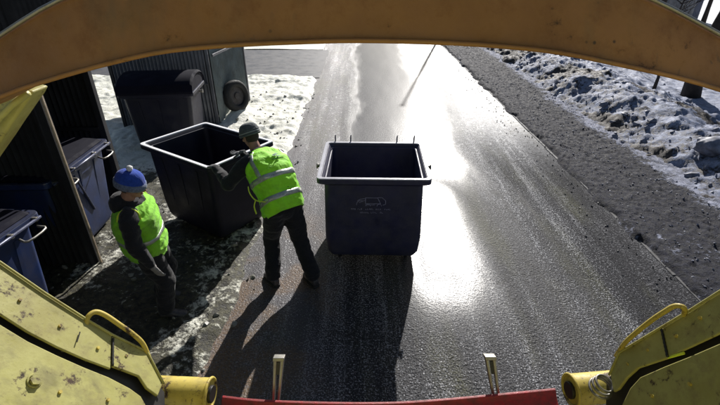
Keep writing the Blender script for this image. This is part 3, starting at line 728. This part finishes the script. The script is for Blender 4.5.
# left side
plate('side_flange', PL, [(-60, 232), (0, 263), (45, 294), (86, 320), (112, 335), (111, 369), (84, 359), (57, 347), (28, 332), (0, 314), (-60, 276)], .010, .010, M['yellow'])
plate('corner_gusset', PL, [(113.5, 336), (130, 343), (147, 352), (156, 366), (163, 383), (158, 396), (147, 388), (139, 376), (112.5, 366)], .013, .012, M['yellow'])
plate('hopper_side', PL, [(-60, 288), (0, 324), (28, 341), (57, 355), (84, 367), (109, 377), (130, 388), (141, 396), (150, 412), (160, 520), (-60, 520)], 0, .008, M['yellow'])
plate('groove_liner', PL, [(-60, 262), (0, 300), (60, 330), (112, 350), (150, 374), (165, 392), (168, 470), (120, 470), (60, 400), (0, 350), (-60, 320)], -.012, .02, M['grime'])
p = PL.at(34, 381); b = NB(); cyl(b, p - PL.n * .01, p + PL.n * .012, .016, 6); ring(b, p + PL.n * .002, PL.n, .018, .003, 20, 6); obj('bolt', b, M['yellow'], tr, world=tr)
b = NB(); pth = [PL.at(*q_, o_) for q_, o_ in (((86, 326), 0), ((88, 317), .018), ((95, 312), .030), ((105, 315), .036), ((120, 325), .038), ((134, 335), .036), ((143, 344), .026), ((149, 358), .0))]
tube(b, smoothpts(pth, 5), .0085, 12); obj('grab_handle', b, M['rusty'], tr, world=tr, smooth=True)
b = NB(); q1, q2 = PL.at(88, 321, .014), PL.at(112, 334, .014); 
tube(b, [PL.at(*q_, .015) for q_ in ((-60, 231), (0, 262), (45, 293), (86, 319), (112, 334.5), (147, 351.5), (164, 384))], .004, 8); obj('flange_edge', b, M['yellow'], tr, world=tr, smooth=True)
b = NB(); tube(b, [PL.at(80, 332, .016), PL.at(77, 342, .018)], .002, 6); obj('scratch_bead', b, M['grime'], tr, world=tr)
for q_ in ((64, 350), (88, 360)):
    b = NB(); pp = PL.at(*q_, -.004); box(b, pp, (.014, .010, .008), None); obj('clip', b, M['steel'], tr, world=tr)
# right side
plate('side_flange', PR, [(790, 258), (720, 292), (690, 311), (663, 327), (661.5, 329), (668, 357), (690, 347), (720, 333), (790, 300)], .010, .010, M['yellow'])
plate('corner_gusset', PR, [(661, 328), (640, 340), (619, 353), (613, 362), (610, 374), (613, 392), (618, 389), (626, 378), (637, 368), (667, 358)], .013, .012, M['yellow'])
plate('hopper_side', PR, [(790, 314), (720, 343), (690, 356), (665, 366), (640, 377), (630, 388), (622, 404), (612, 520), (790, 520)], 0, .008, M['yellow'])
plate('groove_liner', PR, [(790, 280), (720, 315), (660, 345), (620, 365), (606, 380), (604, 470), (650, 470), (700, 400), (790, 330)], -.012, .02, M['grime'])
b = NB(); pth = [PR.at(*q_, o_) for q_, o_ in (((616, 356), 0), ((625, 343), .03), ((637, 332), .05), ((652, 320), .055), ((664, 312), .055), ((675, 306), .05), ((684, 308), .035), ((684, 317), .0))]
tube(b, smoothpts(pth, 5), .0075, 12); obj('grab_handle', b, M['rusty'], tr, world=tr, smooth=True)
b = NB(); tube(b, [PR.at(*q_, .015) for q_ in ((790, 257), (720, 291.3), (690, 310.3), (662, 327), (619, 352.5), (609, 375))], .004, 8); obj('flange_edge', b, M['yellow'], tr, world=tr, smooth=True)
b = NB(); tube(b, [PR.at(659, 360, .006), PR.at(684, 353, .006)], .004, 8); obj('tape_strip', b, M['hiviside'], tr, world=tr)
for Pn, lst in ((PL, ((20, 300), (60, 326), (98, 348), (126, 356), (60, 392), (108, 400))), (PR, ((700, 318), (676, 336), (648, 350), (628, 364), (690, 384), (652, 396)))):
    for q_ in lst:
        p = Pn.at(*q_, .012 if q_[1] < 365 else .002); b = NB(); cyl(b, p - Pn.n * .006, p + Pn.n * .004, .0055, 6); obj('rivet', b, M['rusty'], tr, world=tr)
for Pn, lst in ((PL, ((113, 338), (112.6, 366))), (PR, ((661.5, 329), (667.5, 357)))):
    A, C = Pn.at(*lst[0], .013), Pn.at(*lst[1], .013); b = NB(); n_ = 14
    tube(b, [A.lerp(C, k / n_) for k in range(n_ + 1)], [.0035 + .0012 * (k % 2) for k in range(n_ + 1)], 6); obj('weld_bead', b, M['grime'], tr, world=tr, smooth=True)
# rollers at the foot of each side
def roller(p1, p2, z, r, nm='lift_roller'):
    a = atz(*p1, z); c = atz(*p2, z); c.y = a.y + (c.y - a.y); d = (c - a).normalized(); b = NB()
    cyl(b, a, c, r, 32); o = obj(nm, b, M['rusty'], tr, world=tr, bevel=.006)
    b = NB(); cyl(b, c - d * .01, c + d * .012, r * .55, 24); obj('roller_cap', b, M['grime'], o, world=tr, bevel=.003)
    b = NB(); ring(b, c, d, r * .99, .006, 32, 8); obj('roller_lip', b, M['rusty'], o, world=tr, smooth=True)
roller((140, 391), (210, 394), 1.78, .058)
roller((640, 384), (571, 390), 1.78, .058)
b = NB(); c_ = atz(601, 389, 1.9)
for k in range(3): ring(b, c_ + Vector((.004 * k, .004, .012 * k)), Vector((.1 * k, -.25, 1)), .036 - .003 * k, .0045, 28, 8)
obj('cable_coil', b, M['steel'], tr, world=tr, smooth=True)
# red lip, curved
b = NB(); loops = []
for (x, y) in smoothpts([Vector(p + (0,)) for p in ((222, 397.5), (260, 401.5), (330, 404.5), (390, 404.5), (440, 401), (500, 396), (556, 390))], 5) if False else [(p.x, p.y) for p in smoothpts([Vector((222, 397.5, 0)), Vector((260, 401.5, 0)), Vector((330, 404, 0)), Vector((390, 404, 0)), Vector((440, 401, 0)), Vector((500, 395.5, 0)), Vector((556, 390, 0))], 5)]:
    a = atz(x, y, 1.5); loops.append([a, a + Vector((0, .012, 0)), a + Vector((0, .0, -.10)), a + Vector((0, -.25, -.16)), a + Vector((0, -.26, -.14)), a + Vector((0, -.02, -.02))])
loft(b, loops); obj('tailgate_lip', b, M['red'], tr, world=tr, bevel=.002)
def lift_arm(p, q_, wpx, mat):
    a = atz(*p, 1.62); c = atz(*q_, 1.42); b = NB(); d = (a - c).normalized(); s_ = Vector((1, 0, 0))
    n_ = d.cross(s_).normalized(); w2 = .020
    for sx in (-1, 1):
        m_ = (a + c) / 2 + s_ * sx * w2 * .75; loft(b, [[c + s_ * (sx * w2 * .8 + i * .006) * .7 + n_ * j * .012 for i, j in ((1, 1), (-1, 1), (-1, -1), (1, -1))], [a + s_ * (sx * w2 * .8 + i * .008) + n_ * j * .016 for i, j in ((1, 1), (-1, 1), (-1, -1), (1, -1))]])
    o = obj('lift_arm', b, mat, tr, world=tr, bevel=.003)
    b = NB(); loft(b, [[a + s_ * i * .026 + n_ * j * .02 + d * k for i, j in ((1, 1), (-1, 1), (-1, -1), (1, -1))] for k in (-.004, .014)]); obj('arm_cap', b, M['steel'], o, world=tr, bevel=.003)
    b = NB(); loft(b, [[a + s_ * i * .017 + n_ * j * .012 - d * k for i, j in ((1, 1), (-1, 1), (-1, -1), (1, -1))] for k in (.01, .07)]); obj('arm_pad', b, M['grime'], o, world=tr)
lift_arm((279, 359), (276, 404), 10, M['steel'])
lift_arm((490, 358), (497, 404), 10, M['steel'])
# the hopper floor, rear wall of the body behind the camera and its sides
b = NB(); box(b, (.03, -2.3, 2.1), (2.4, 3.6, 2.6)); obj('body', b, M['yellow'], tr, world=tr, bevel=.03)
b = NB(); box(b, (.03, .40, 1.15), (1.5, 1.2, .10)); obj('hopper_floor', b, M['grime'], tr, world=tr)
for sx in (-1, 1):
    b = NB(); cyl(b, (.03 + sx * .95, -2.6, .5), (.03 + sx * 1.22, -2.6, .5), .5, 32); wl = obj('wheel', b, M['rubber'], tr, world=tr, bevel=.04)
    b = NB(); cyl(b, (.03 + sx * 1.2, -2.6, .5), (.03 + sx * 1.235, -2.6, .5), .26, 24); obj('rim', b, M['steel'], wl, world=tr)

# ------------------------------------------------------------------ people
def remesh(o, vox, amp=0.0, fr=9, sm=3):
    m = o.modifiers.new('r', 'REMESH'); m.mode = 'VOXEL'; m.voxel_size = vox; m.use_smooth_shade = True
    s_ = o.modifiers.new('s', 'SMOOTH'); s_.iterations = sm; s_.factor = .5
    dg = bpy.context.evaluated_depsgraph_get(); me = bpy.data.meshes.new_from_object(o.evaluated_get(dg)); o.modifiers.clear()
    old = o.data; o.data = me; bpy.data.meshes.remove(old)
    if amp:
        n = len(me.vertices); co = np.empty(n * 3, 'f'); me.vertices.foreach_get('co', co); co = co.reshape(-1, 3)
        nr = np.array([v.normal[:] for v in me.vertices])
        dsp = np.array([(mnoise.noise(Vector(c) * fr) + .6 * mnoise.noise(Vector((c[0] * fr * 1.3, c[1] * fr * 1.3, c[2] * fr * 2.8)))) for c in co])
        co = co + nr * dsp[:, None] * amp; me.vertices.foreach_set('co', co.astype('f').ravel()); me.update()
    me.shade_smooth(); return o
class Torso:
    """surface around a spine; u 0 hips .. 1 neck, angle 0 = right side, 90 = front"""
    def __init__(s, hip, neck, f, prof, bow=(0, 0, 0)):
        s.h, s.n = Vector(hip), Vector(neck); s.up = (s.n - s.h).normalized(); f = Vector(f).normalized()
        s.f = (f - s.up * f.dot(s.up)).normalized(); s.r = s.f.cross(s.up).normalized(); s.prof = prof; s.bow = Vector(bow)
    def c(s, u): return s.h.lerp(s.n, u) + s.bow * math.sin(math.pi * max(0, min(1, u)))
    def ab(s, u):
        P = s.prof
        for (u0, a0, b0), (u1, a1, b1) in zip(P, P[1:]):
            if u <= u1:
                t = max(0, (u - u0) / (u1 - u0)); t = t * t * (3 - 2 * t); return a0 + (a1 - a0) * t, b0 + (b1 - b0) * t
        return P[-1][1:]
    def p(s, u, ang, off=0):
        a, b_ = s.ab(u); ca, sa = math.cos(ang), math.sin(ang); e = .82
        x = (a + off) * math.copysign(abs(ca) ** e, ca); y = (b_ + off) * math.copysign(abs(sa) ** e, sa)
        return s.c(u) + s.r * x + s.f * y
    def loops(s, us, off=0, n=28, cowl=None): return [[s.p(u, 2 * math.pi * k / n, off) for k in range(n)] for u in us]
def hand(name, root, wrist, d, pn, mat, curl=.6, side=1, L=.19):
    """palm + five fingers: d points along the hand, pn out of the palm"""
    d = d.normalized(); pn = (pn - d * pn.dot(d)).normalized(); s_ = d.cross(pn) * side; b = NB(); k = L / .19
    rot = Matrix((s_, d, pn)).transposed()
    ell(b, wrist + d * .05 * k, (.042 * k, .055 * k, .020 * k), rot, 14); tube(b, [wrist - d * .04, wrist + d * .02], [.032 * k, .03 * k], 12)
    for i, (o_, l) in enumerate(((-.034, .066), (-.0115, .078), (.0125, .073), (.036, .056))):
        p = wrist + d * .085 * k + s_ * o_ * k; pts = [p - d * .02, p]; dd = d.copy()
        for j in range(3):
            dd = (Matrix.Rotation(curl * (.5 + .3 * j), 3, s_) @ dd) if True else dd
            if dd.dot(pn) < 0 and j == 0: pass
            pts.append(pts[-1] + dd * l * k * (.44, .32, .24)[j])
        tube(b, pts, [.0112 * k, .0104 * k, .0098 * k, .0092 * k, .0075 * k], 9)
    p = wrist + d * .03 * k - s_ * .032 * k
    tube(b, [p, p - s_ * .024 * k + d * .02 * k + pn * .01, p - s_ * .034 * k + d * .048 * k + pn * .02, p - s_ * .030 * k + d * .072 * k + pn * .032], [.015 * k, .013 * k, .012 * k, .009 * k], 9)
    o = obj(name, b, mat, root, world=root); return remesh(o, .0038, 0, sm=2)
def shoe(root, ankle, f, mat=None):
    f = Vector(f).normalized(); s_ = Vector((f.y, -f.x, 0)); a = Vector(ankle); b = NB(); L = []
    g = a.z - .085
    for (t, w_, h0, h1) in ((-.075, .030, .012, .075), (-.055, .040, .0, .115), (0, .043, .0, .12), (.05, .045, .0, .10), (.10, .050, .0, .075), (.15, .050, .0, .062), (.185, .040, .004, .05), (.205, .02, .012, .035)):
        c = Vector((a.x, a.y, g)) + f * t; lp_ = []
        for k in range(14):
            an = 2 * math.pi * k / 14; lp_.append(c + s_ * w_ * math.copysign(abs(math.cos(an)) ** .7, math.cos(an)) + Vector((0, 0, (h0 + h1) / 2 + (h1 - h0) / 2 * math.copysign(abs(math.sin(an)) ** .7, math.sin(an)))))
        L.append(lp_)
    loft(b, L); tube(b, [(a.x, a.y, g + .05), (a.x, a.y, g + .17)], [.05, .052], 14)
    o = obj('boot', b, mat or M['boot'], root, world=root); remesh(o, .008, .0015, 30, 2)
    b = NB(); L = []
    for (t, w_) in ((-.082, .03), (-.06, .046), (0, .044), (.06, .048), (.11, .055), (.16, .054), (.20, .036), (.214, .018)):
        c = Vector((a.x, a.y, g - .012)) + f * t; L.append([c - s_ * w_, c + s_ * w_, c + s_ * w_ + Vector((0, 0, .03)), c - s_ * w_ + Vector((0, 0, .03))])
    loft(b, L); obj('sole', b, M['rubber'], o, world=root, bevel=.004)
def head(root, c, f, up, kind):
    f = Vector(f).normalized(); up = Vector(up).normalized(); f = (f - up * f.dot(up)).normalized(); r_ = f.cross(up); rot = Matrix((r_, f, up)).transposed()
    W_ = lambda x, y, z: c + r_ * x + f * y + up * z
    b = NB(); ell(b, W_(0, -.01, .03), (.076, .096, .09), rot, 20); ell(b, W_(0, .022, -.045), (.056, .066, .072), rot, 16); ell(b, W_(0, .062, -.092), (.026, .022, .02), rot, 10)
    tube(b, [W_(0, .088, .005), W_(0, .112, -.035), W_(0, .088, -.048)], [.010, .016, .012], 8)
    for sx in (-1, 1):
        ell(b, W_(sx * .080, -.005, -.015), (.012, .022, .034), rot, 10); ell(b, W_(sx * .034, .082, .018), (.022, .014, .008), rot, 8); ell(b, W_(sx * .042, .062, -.028), (.024, .024, .02), rot, 8)
    tube(b, [W_(0, -.02, -.06), W_(0, -.035, -.15)], [.056, .064], 14)
    h = obj('head', b, M['skin'], root, world=root); remesh(h, .006, 0, sm=3)
    for sx in (-1, 1):
        b = NB(); ell(b, W_(sx * .032, .088, .000), (.012, .008, .007), rot, 8); obj('eye', b, M['glass'], h, world=root, smooth=True)
    b = NB(); tube(b, [W_(-.026, .083, -.068), W_(0, .092, -.066), W_(.026, .083, -.068)], [.004, .007, .004], 6); obj('mouth', b, M['skin'], h, world=root, smooth=True)
    b = NB(); ell(b, W_(0, -.03, -.005), (.078, .082, .075), rot, 16); obj('hair', b, M['hair'], h, world=root, smooth=True)
    # knitted hat: crown, turned-up band
    n = 40; crown = []
    for k in range(11):
        t = k / 10; z = .030 + .115 * math.sin(t * math.pi / 2); rr = math.cos(t * math.pi / 2) ** .62 * (1.0 if t < 1 else 0) + .02
        crown.append([W_(.104 * rr * math.cos(2 * math.pi * j / n) * (1 + .012 * (j % 2)), -.012 + .122 * rr * math.sin(2 * math.pi * j / n) * (1 + .012 * (j % 2)), z - .01 * math.sin(2 * math.pi * j / n) * (1 - t)) for j in range(n)])
    b = NB(); loft(b, crown); hm = obj('knitted_hat', b, M['blue_knit'] if kind == 'blue' else M['grey_knit'], root, world=root, smooth=True)
    def band(z0, z1, off, mat, nm):
        b = NB(); L = []
        for (z, o_) in ((z0, 0), (z0 + .004, off), ((z0 + z1) / 2, off * 1.25), (z1 - .004, off), (z1, -.004)):
            t = max(0, (z - .03) / .115); t = min(1, t); rr = math.cos(math.asin(t)) ** .62
            L.append([W_((.104 * rr + o_) * math.cos(2 * math.pi * j / n) * (1 + .012 * (j % 2)), -.012 + (.122 * rr + o_) * math.sin(2 * math.pi * j / n) * (1 + .012 * (j % 2)), z - .01 * math.sin(2 * math.pi * j / n)) for j in range(n)])
        loft(b, L, False, False); obj(nm, b, mat, hm, world=root, smooth=True)
    if kind == 'blue':
        band(-.012, .05, .010, M['blue_grey_knit'], 'hat_band')
        b = NB(); bmesh.ops.create_icosphere(b, subdivisions=3, radius=.026, matrix=Matrix.Translation(W_(0, -.015, .165)))
        for v in b.verts: v.co += (v.co - W_(0, -.015, .165)) * random.uniform(-.12, .18)
        obj('pompom', b, M['white_knit'], hm, world=root, smooth=True)
    else:
        band(.004, .030, .007, M['grey_knit'], 'hat_band'); band(.032, .048, .006, M['grey_knit_light'], 'hat_stripe'); band(.052, .070, .005, M['grey_knit'], 'hat_band')
    return h
def body(root, T, arms, legs, hipw=.10):
    b = NB(); loft(b, T.loops([k / 14 for k in range(-1, 15)], 0))
    ell(b, T.c(0) - Vector((0, 0, .03)), (.165, .135, .13), Matrix((T.r, T.f, T.up)).transposed())
    for (sh_, el, wr) in arms:
        sh_, el, wr = Vector(sh_), Vector(el), Vector(wr)
        ell(b, sh_, (.083, .083, .083)); tube(b, [T.c(.86), sh_], [.09, .085], 14)
        tube(b, [sh_, sh_.lerp(el, .5), el, el.lerp(wr, .5), wr], [.088, .082, .074, .062, .040], 16); ell(b, el, (.073, .073, .073))
    for (hp, kn, an) in legs:
        hp, kn, an = Vector(hp), Vector(kn), Vector(an)
        tube(b, [hp + Vector((0, 0, .05)), hp.lerp(kn, .5), kn, kn.lerp(an, .5), an + Vector((0, 0, .05)), an + (kn - an) * .02], [.125, .115, .094, .090, .084, .080], 18); ell(b, kn, (.094, .094, .094))
    o = obj('body', b, M['jacket'], root, world=root); return remesh(o, .011, .013, 9, 3)
def vest(root, T, mat, u0, u1, bands, straps, off=.022, label=None):
    us = [u0 + (u1 - u0) * k / 40 for k in range(41)]
    b = NB(); n = 72
    def P(u, an, o_):
        q0 = Vector((math.cos(an) * 2.2, math.sin(an) * 2.2, u * 3 + 3)); w_ = mnoise.noise(q0) * .016 + .018 * max(0, .35 - u) + .009 * (1 - abs(mnoise.noise(Vector((math.cos(an) * 1.5 + u * 2, math.sin(an) * 1.5, u * 9 + 7)))) * 3) + .006 * mnoise.noise(q0 * 3.1)
        return T.p(u, an, o_ + w_)
    L1 = [[P(u, 2 * math.pi * k / n, off) for k in range(n)] for u in us]; L2 = [[P(u, 2 * math.pi * k / n, off - .006) for k in range(n)] for u in us]
    r1 = loft(b, L1, False, False); r2 = loft(b, L2, False, False)
    for i in range(n):
        j = (i + 1) % n
        for e in (0, -1): b.faces.new((r1[e][i], r1[e][j], r2[e][j], r2[e][i]))
    v = obj('vest', b, mat, root, world=root, smooth=True)
    for (a, c) in bands:
        b = NB(); rs = [[P(u, 2 * math.pi * k / n, off + o_) for k in range(n)] for u, o_ in ((a, -.002), (a + .003, .004), ((a + c) / 2, .004), (c - .003, .004), (c, -.002))]
        loft(b, rs, False, False); obj('reflective_band', b, M['reflect'], v, world=root, smooth=True)
    for (a0, a1, ua, ub) in straps:
        b = NB(); L = []
        for k in range(9):
            u = ua + (ub - ua) * k / 8; A = R(a0 + (a1 - a0) * k / 8)
            L.append([P(u, A - .13, off - .002), P(u, A - .12, off + .005), P(u, A, off + .005), P(u, A + .12, off + .005), P(u, A + .13, off - .002)])
        loft(b, L, False, False, closed=False); obj('reflective_strap', b, M['reflect'], v, world=root, smooth=True)
    return v, P

prof = [(-.15, .165, .14), (0, .205, .17), (.22, .20, .165), (.5, .218, .17), (.75, .235, .16), (.90, .19, .13), (1.0, .09, .09), (1.1, .07, .07)]

# worker pushing the container
w2 = empty('person', (-.85, 4.0, 0), label='worker in bright green vest and striped grey hat leaning forward to push a dark container', cat='person', group='two refuse workers')
hip, nk, fdir = Vector((-.83, 4.02, .93)), Vector((-1.10, 4.36, 1.42)), Vector((-.72, .69, 0))
T2 = Torso(hip, nk, fdir, prof, bow=(.03, -.03, .03)); rt = T2.r
lsh, rsh = T2.c(.84) - rt * .20, T2.c(.84) + rt * .20
lh, rh = Vector((-1.66, 4.35, 1.21)), Vector((-1.46, 4.66, 1.24))
lw_, rw_ = lh + Vector((.085, -.075, .055)), rh + Vector((.09, -.02, .05))
lel = Vector((-1.38, 4.03, 1.19)); rel = Vector((-1.20, 4.62, 1.10))
lhip, rhip = hip - rt * .10 + Vector((0, 0, -.03)), hip + rt * .10 + Vector((0, 0, -.03))
la, ra = Vector((-.98, 3.86, .09)), Vector((-.53, 3.84, .10))
lk = Vector((-1.00, 4.06, .50)); rk = Vector((-.68, 4.05, .49))
bd = body(w2, T2, [(lsh, lel, lw_), (rsh, rel, rw_)], [(lhip, lk, la), (rhip, rk, ra)])
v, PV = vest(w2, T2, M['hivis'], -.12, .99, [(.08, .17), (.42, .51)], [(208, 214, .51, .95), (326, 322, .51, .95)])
# armholes bound in yellow, a loose side tie, print on the back
b = NB(); st = T2.p(.12, R(195), .03)
tie = [st, st + Vector((-.10, -.0, .02)), st + Vector((-.15, 0, .10)), st + Vector((-.16, .01, .17))]
tube(b, smoothpts(tie, 4), .012, 8, .35); tube(b, smoothpts([tie[1], tie[1] + Vector((-.02, -.01, -.07)), tie[1] + Vector((-.005, -.02, -.15))], 3), [.016] * 7, 8, .4)
obj('side_tie', b, M['hiviside'], v, world=w2, smooth=True)
b = NB()     # leaf-like emblem and a short line of unreadable letters on the back
def backq(x, y): return PV(.72 + y, R(270) + x, .036)
for (x0, y0_, w_, h_) in ((-.05, .05, .16, .030), (.05, .075, .20, .026), (.02, .02, .22, .022)):
    k_ = 8; up_ = [b.verts.new(backq(x0 + w_ * i / k_, y0_ + h_ * math.sin(math.pi * i / k_))) for i in range(k_ + 1)]; lo_ = [b.verts.new(backq(x0 + w_ * i / k_, y0_ - h_ * .3 * math.sin(math.pi * i / k_))) for i in range(k_ + 1)]
    for i in range(k_): b.faces.new((up_[i], up_[i + 1], lo_[i + 1], lo_[i]))
obj('back_emblem', b, M['logo'], v, world=w2)
b = NB(); x = -.12
while x < .30:
    b.faces.new([b.verts.new(backq(*q_)) for q_ in ((x, -.022), (x + .022, -.022), (x + .022, -.004), (x, -.004))]); x += .034
obj('back_lettering', b, M['logo'], v, world=w2)
b = NB(); ring(b, T2.c(.985), T2.up, .082, .028, 28, 10); obj('collar', b, M['jacket'], w2, world=w2, smooth=True)
head(w2, Vector((-1.20, 4.45, 1.56)), Vector((-.75, .62, -.45)), Vector((-.25, .25, 1)), 'grey')
hand('hand', w2, lw_, Vector((-.62, .75, -.12)), Vector((-.1, .2, -1)), M['glove'], .42, 1, .20)
hand('hand', w2, rw_, Vector((-.9, .2, -.2)), Vector((-.1, .1, -1)), M['glove'], .5, -1, .178)
shoe(w2, la, (-.6, .8, 0)); shoe(w2, ra, (-.55, .83, 0))

# worker standing in the shade
w1 = empty('person', (-2.03, 3.42, 0), label='worker in blue bobble hat, dark hood and green vest beside the shelter', cat='person', group='two refuse workers')
hip, nk, fdir = Vector((-2.06, 3.44, .86)), Vector((-2.06, 3.40, 1.34)), Vector((.93, .25, 0))
T1 = Torso(hip, nk, fdir, prof, bow=(-.02, .0, 0)); rt = T1.r
lsh, rsh = T1.c(.84) - rt * .20, T1.c(.84) + rt * .20
rel, rw_ = Vector((-2.00, 3.14, 1.02)), Vector((-1.90, 3.16, .78))
lel, lw_ = Vector((-2.10, 3.68, 1.00)), Vector((-2.05, 3.64, .80))
body(w1, T1, [(lsh, lel, lw_), (rsh, rel, rw_)], [(hip - rt * .1 - Vector((0, 0, .03)), (-1.98, 3.56, .47), (-2.13, 3.60, .09)), (hip + rt * .1 - Vector((0, 0, .03)), (-1.92, 3.34, .47), (-1.98, 3.32, .09))])
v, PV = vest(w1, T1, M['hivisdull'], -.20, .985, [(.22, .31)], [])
for s_ in (-1, 1):
    b = NB(); ring(b, (lsh if s_ < 0 else rsh) + rt * s_ * .0, rt * s_ + T1.up * .5, .094, .008, 28, 8); obj('armhole_binding', b, M['hiviside'], v, world=w1, smooth=True)
b = NB(); ell(b, T1.c(.97) - T1.f * .10, (.13, .085, .10), Matrix((T1.r, T1.f, T1.up)).transposed()); ring(b, T1.c(.99), T1.up + T1.f * .3, .088, .036, 28, 10)
ho = obj('hood', b, M['jacket'], w1, world=w1); remesh(ho, .01, .008, 14, 3)
head(w1, Vector((-2.02, 3.40, 1.49)), Vector((.9, .15, -.35)), Vector((.25, 0, 1)), 'blue')
hand('hand', w1, rw_, Vector((.35, .1, -.9)), Vector((.3, .9, .1)), M['glove2'], .35, 1)
hand('hand', w1, lw_, Vector((.4, 0, -.9)), Vector((.3, -.9, .1)), M['glove2'], .35, -1)
shoe(w1, (-2.13, 3.60, .09), (.95, .2, 0)); shoe(w1, (-1.98, 3.32, .09), (.95, .1, 0))
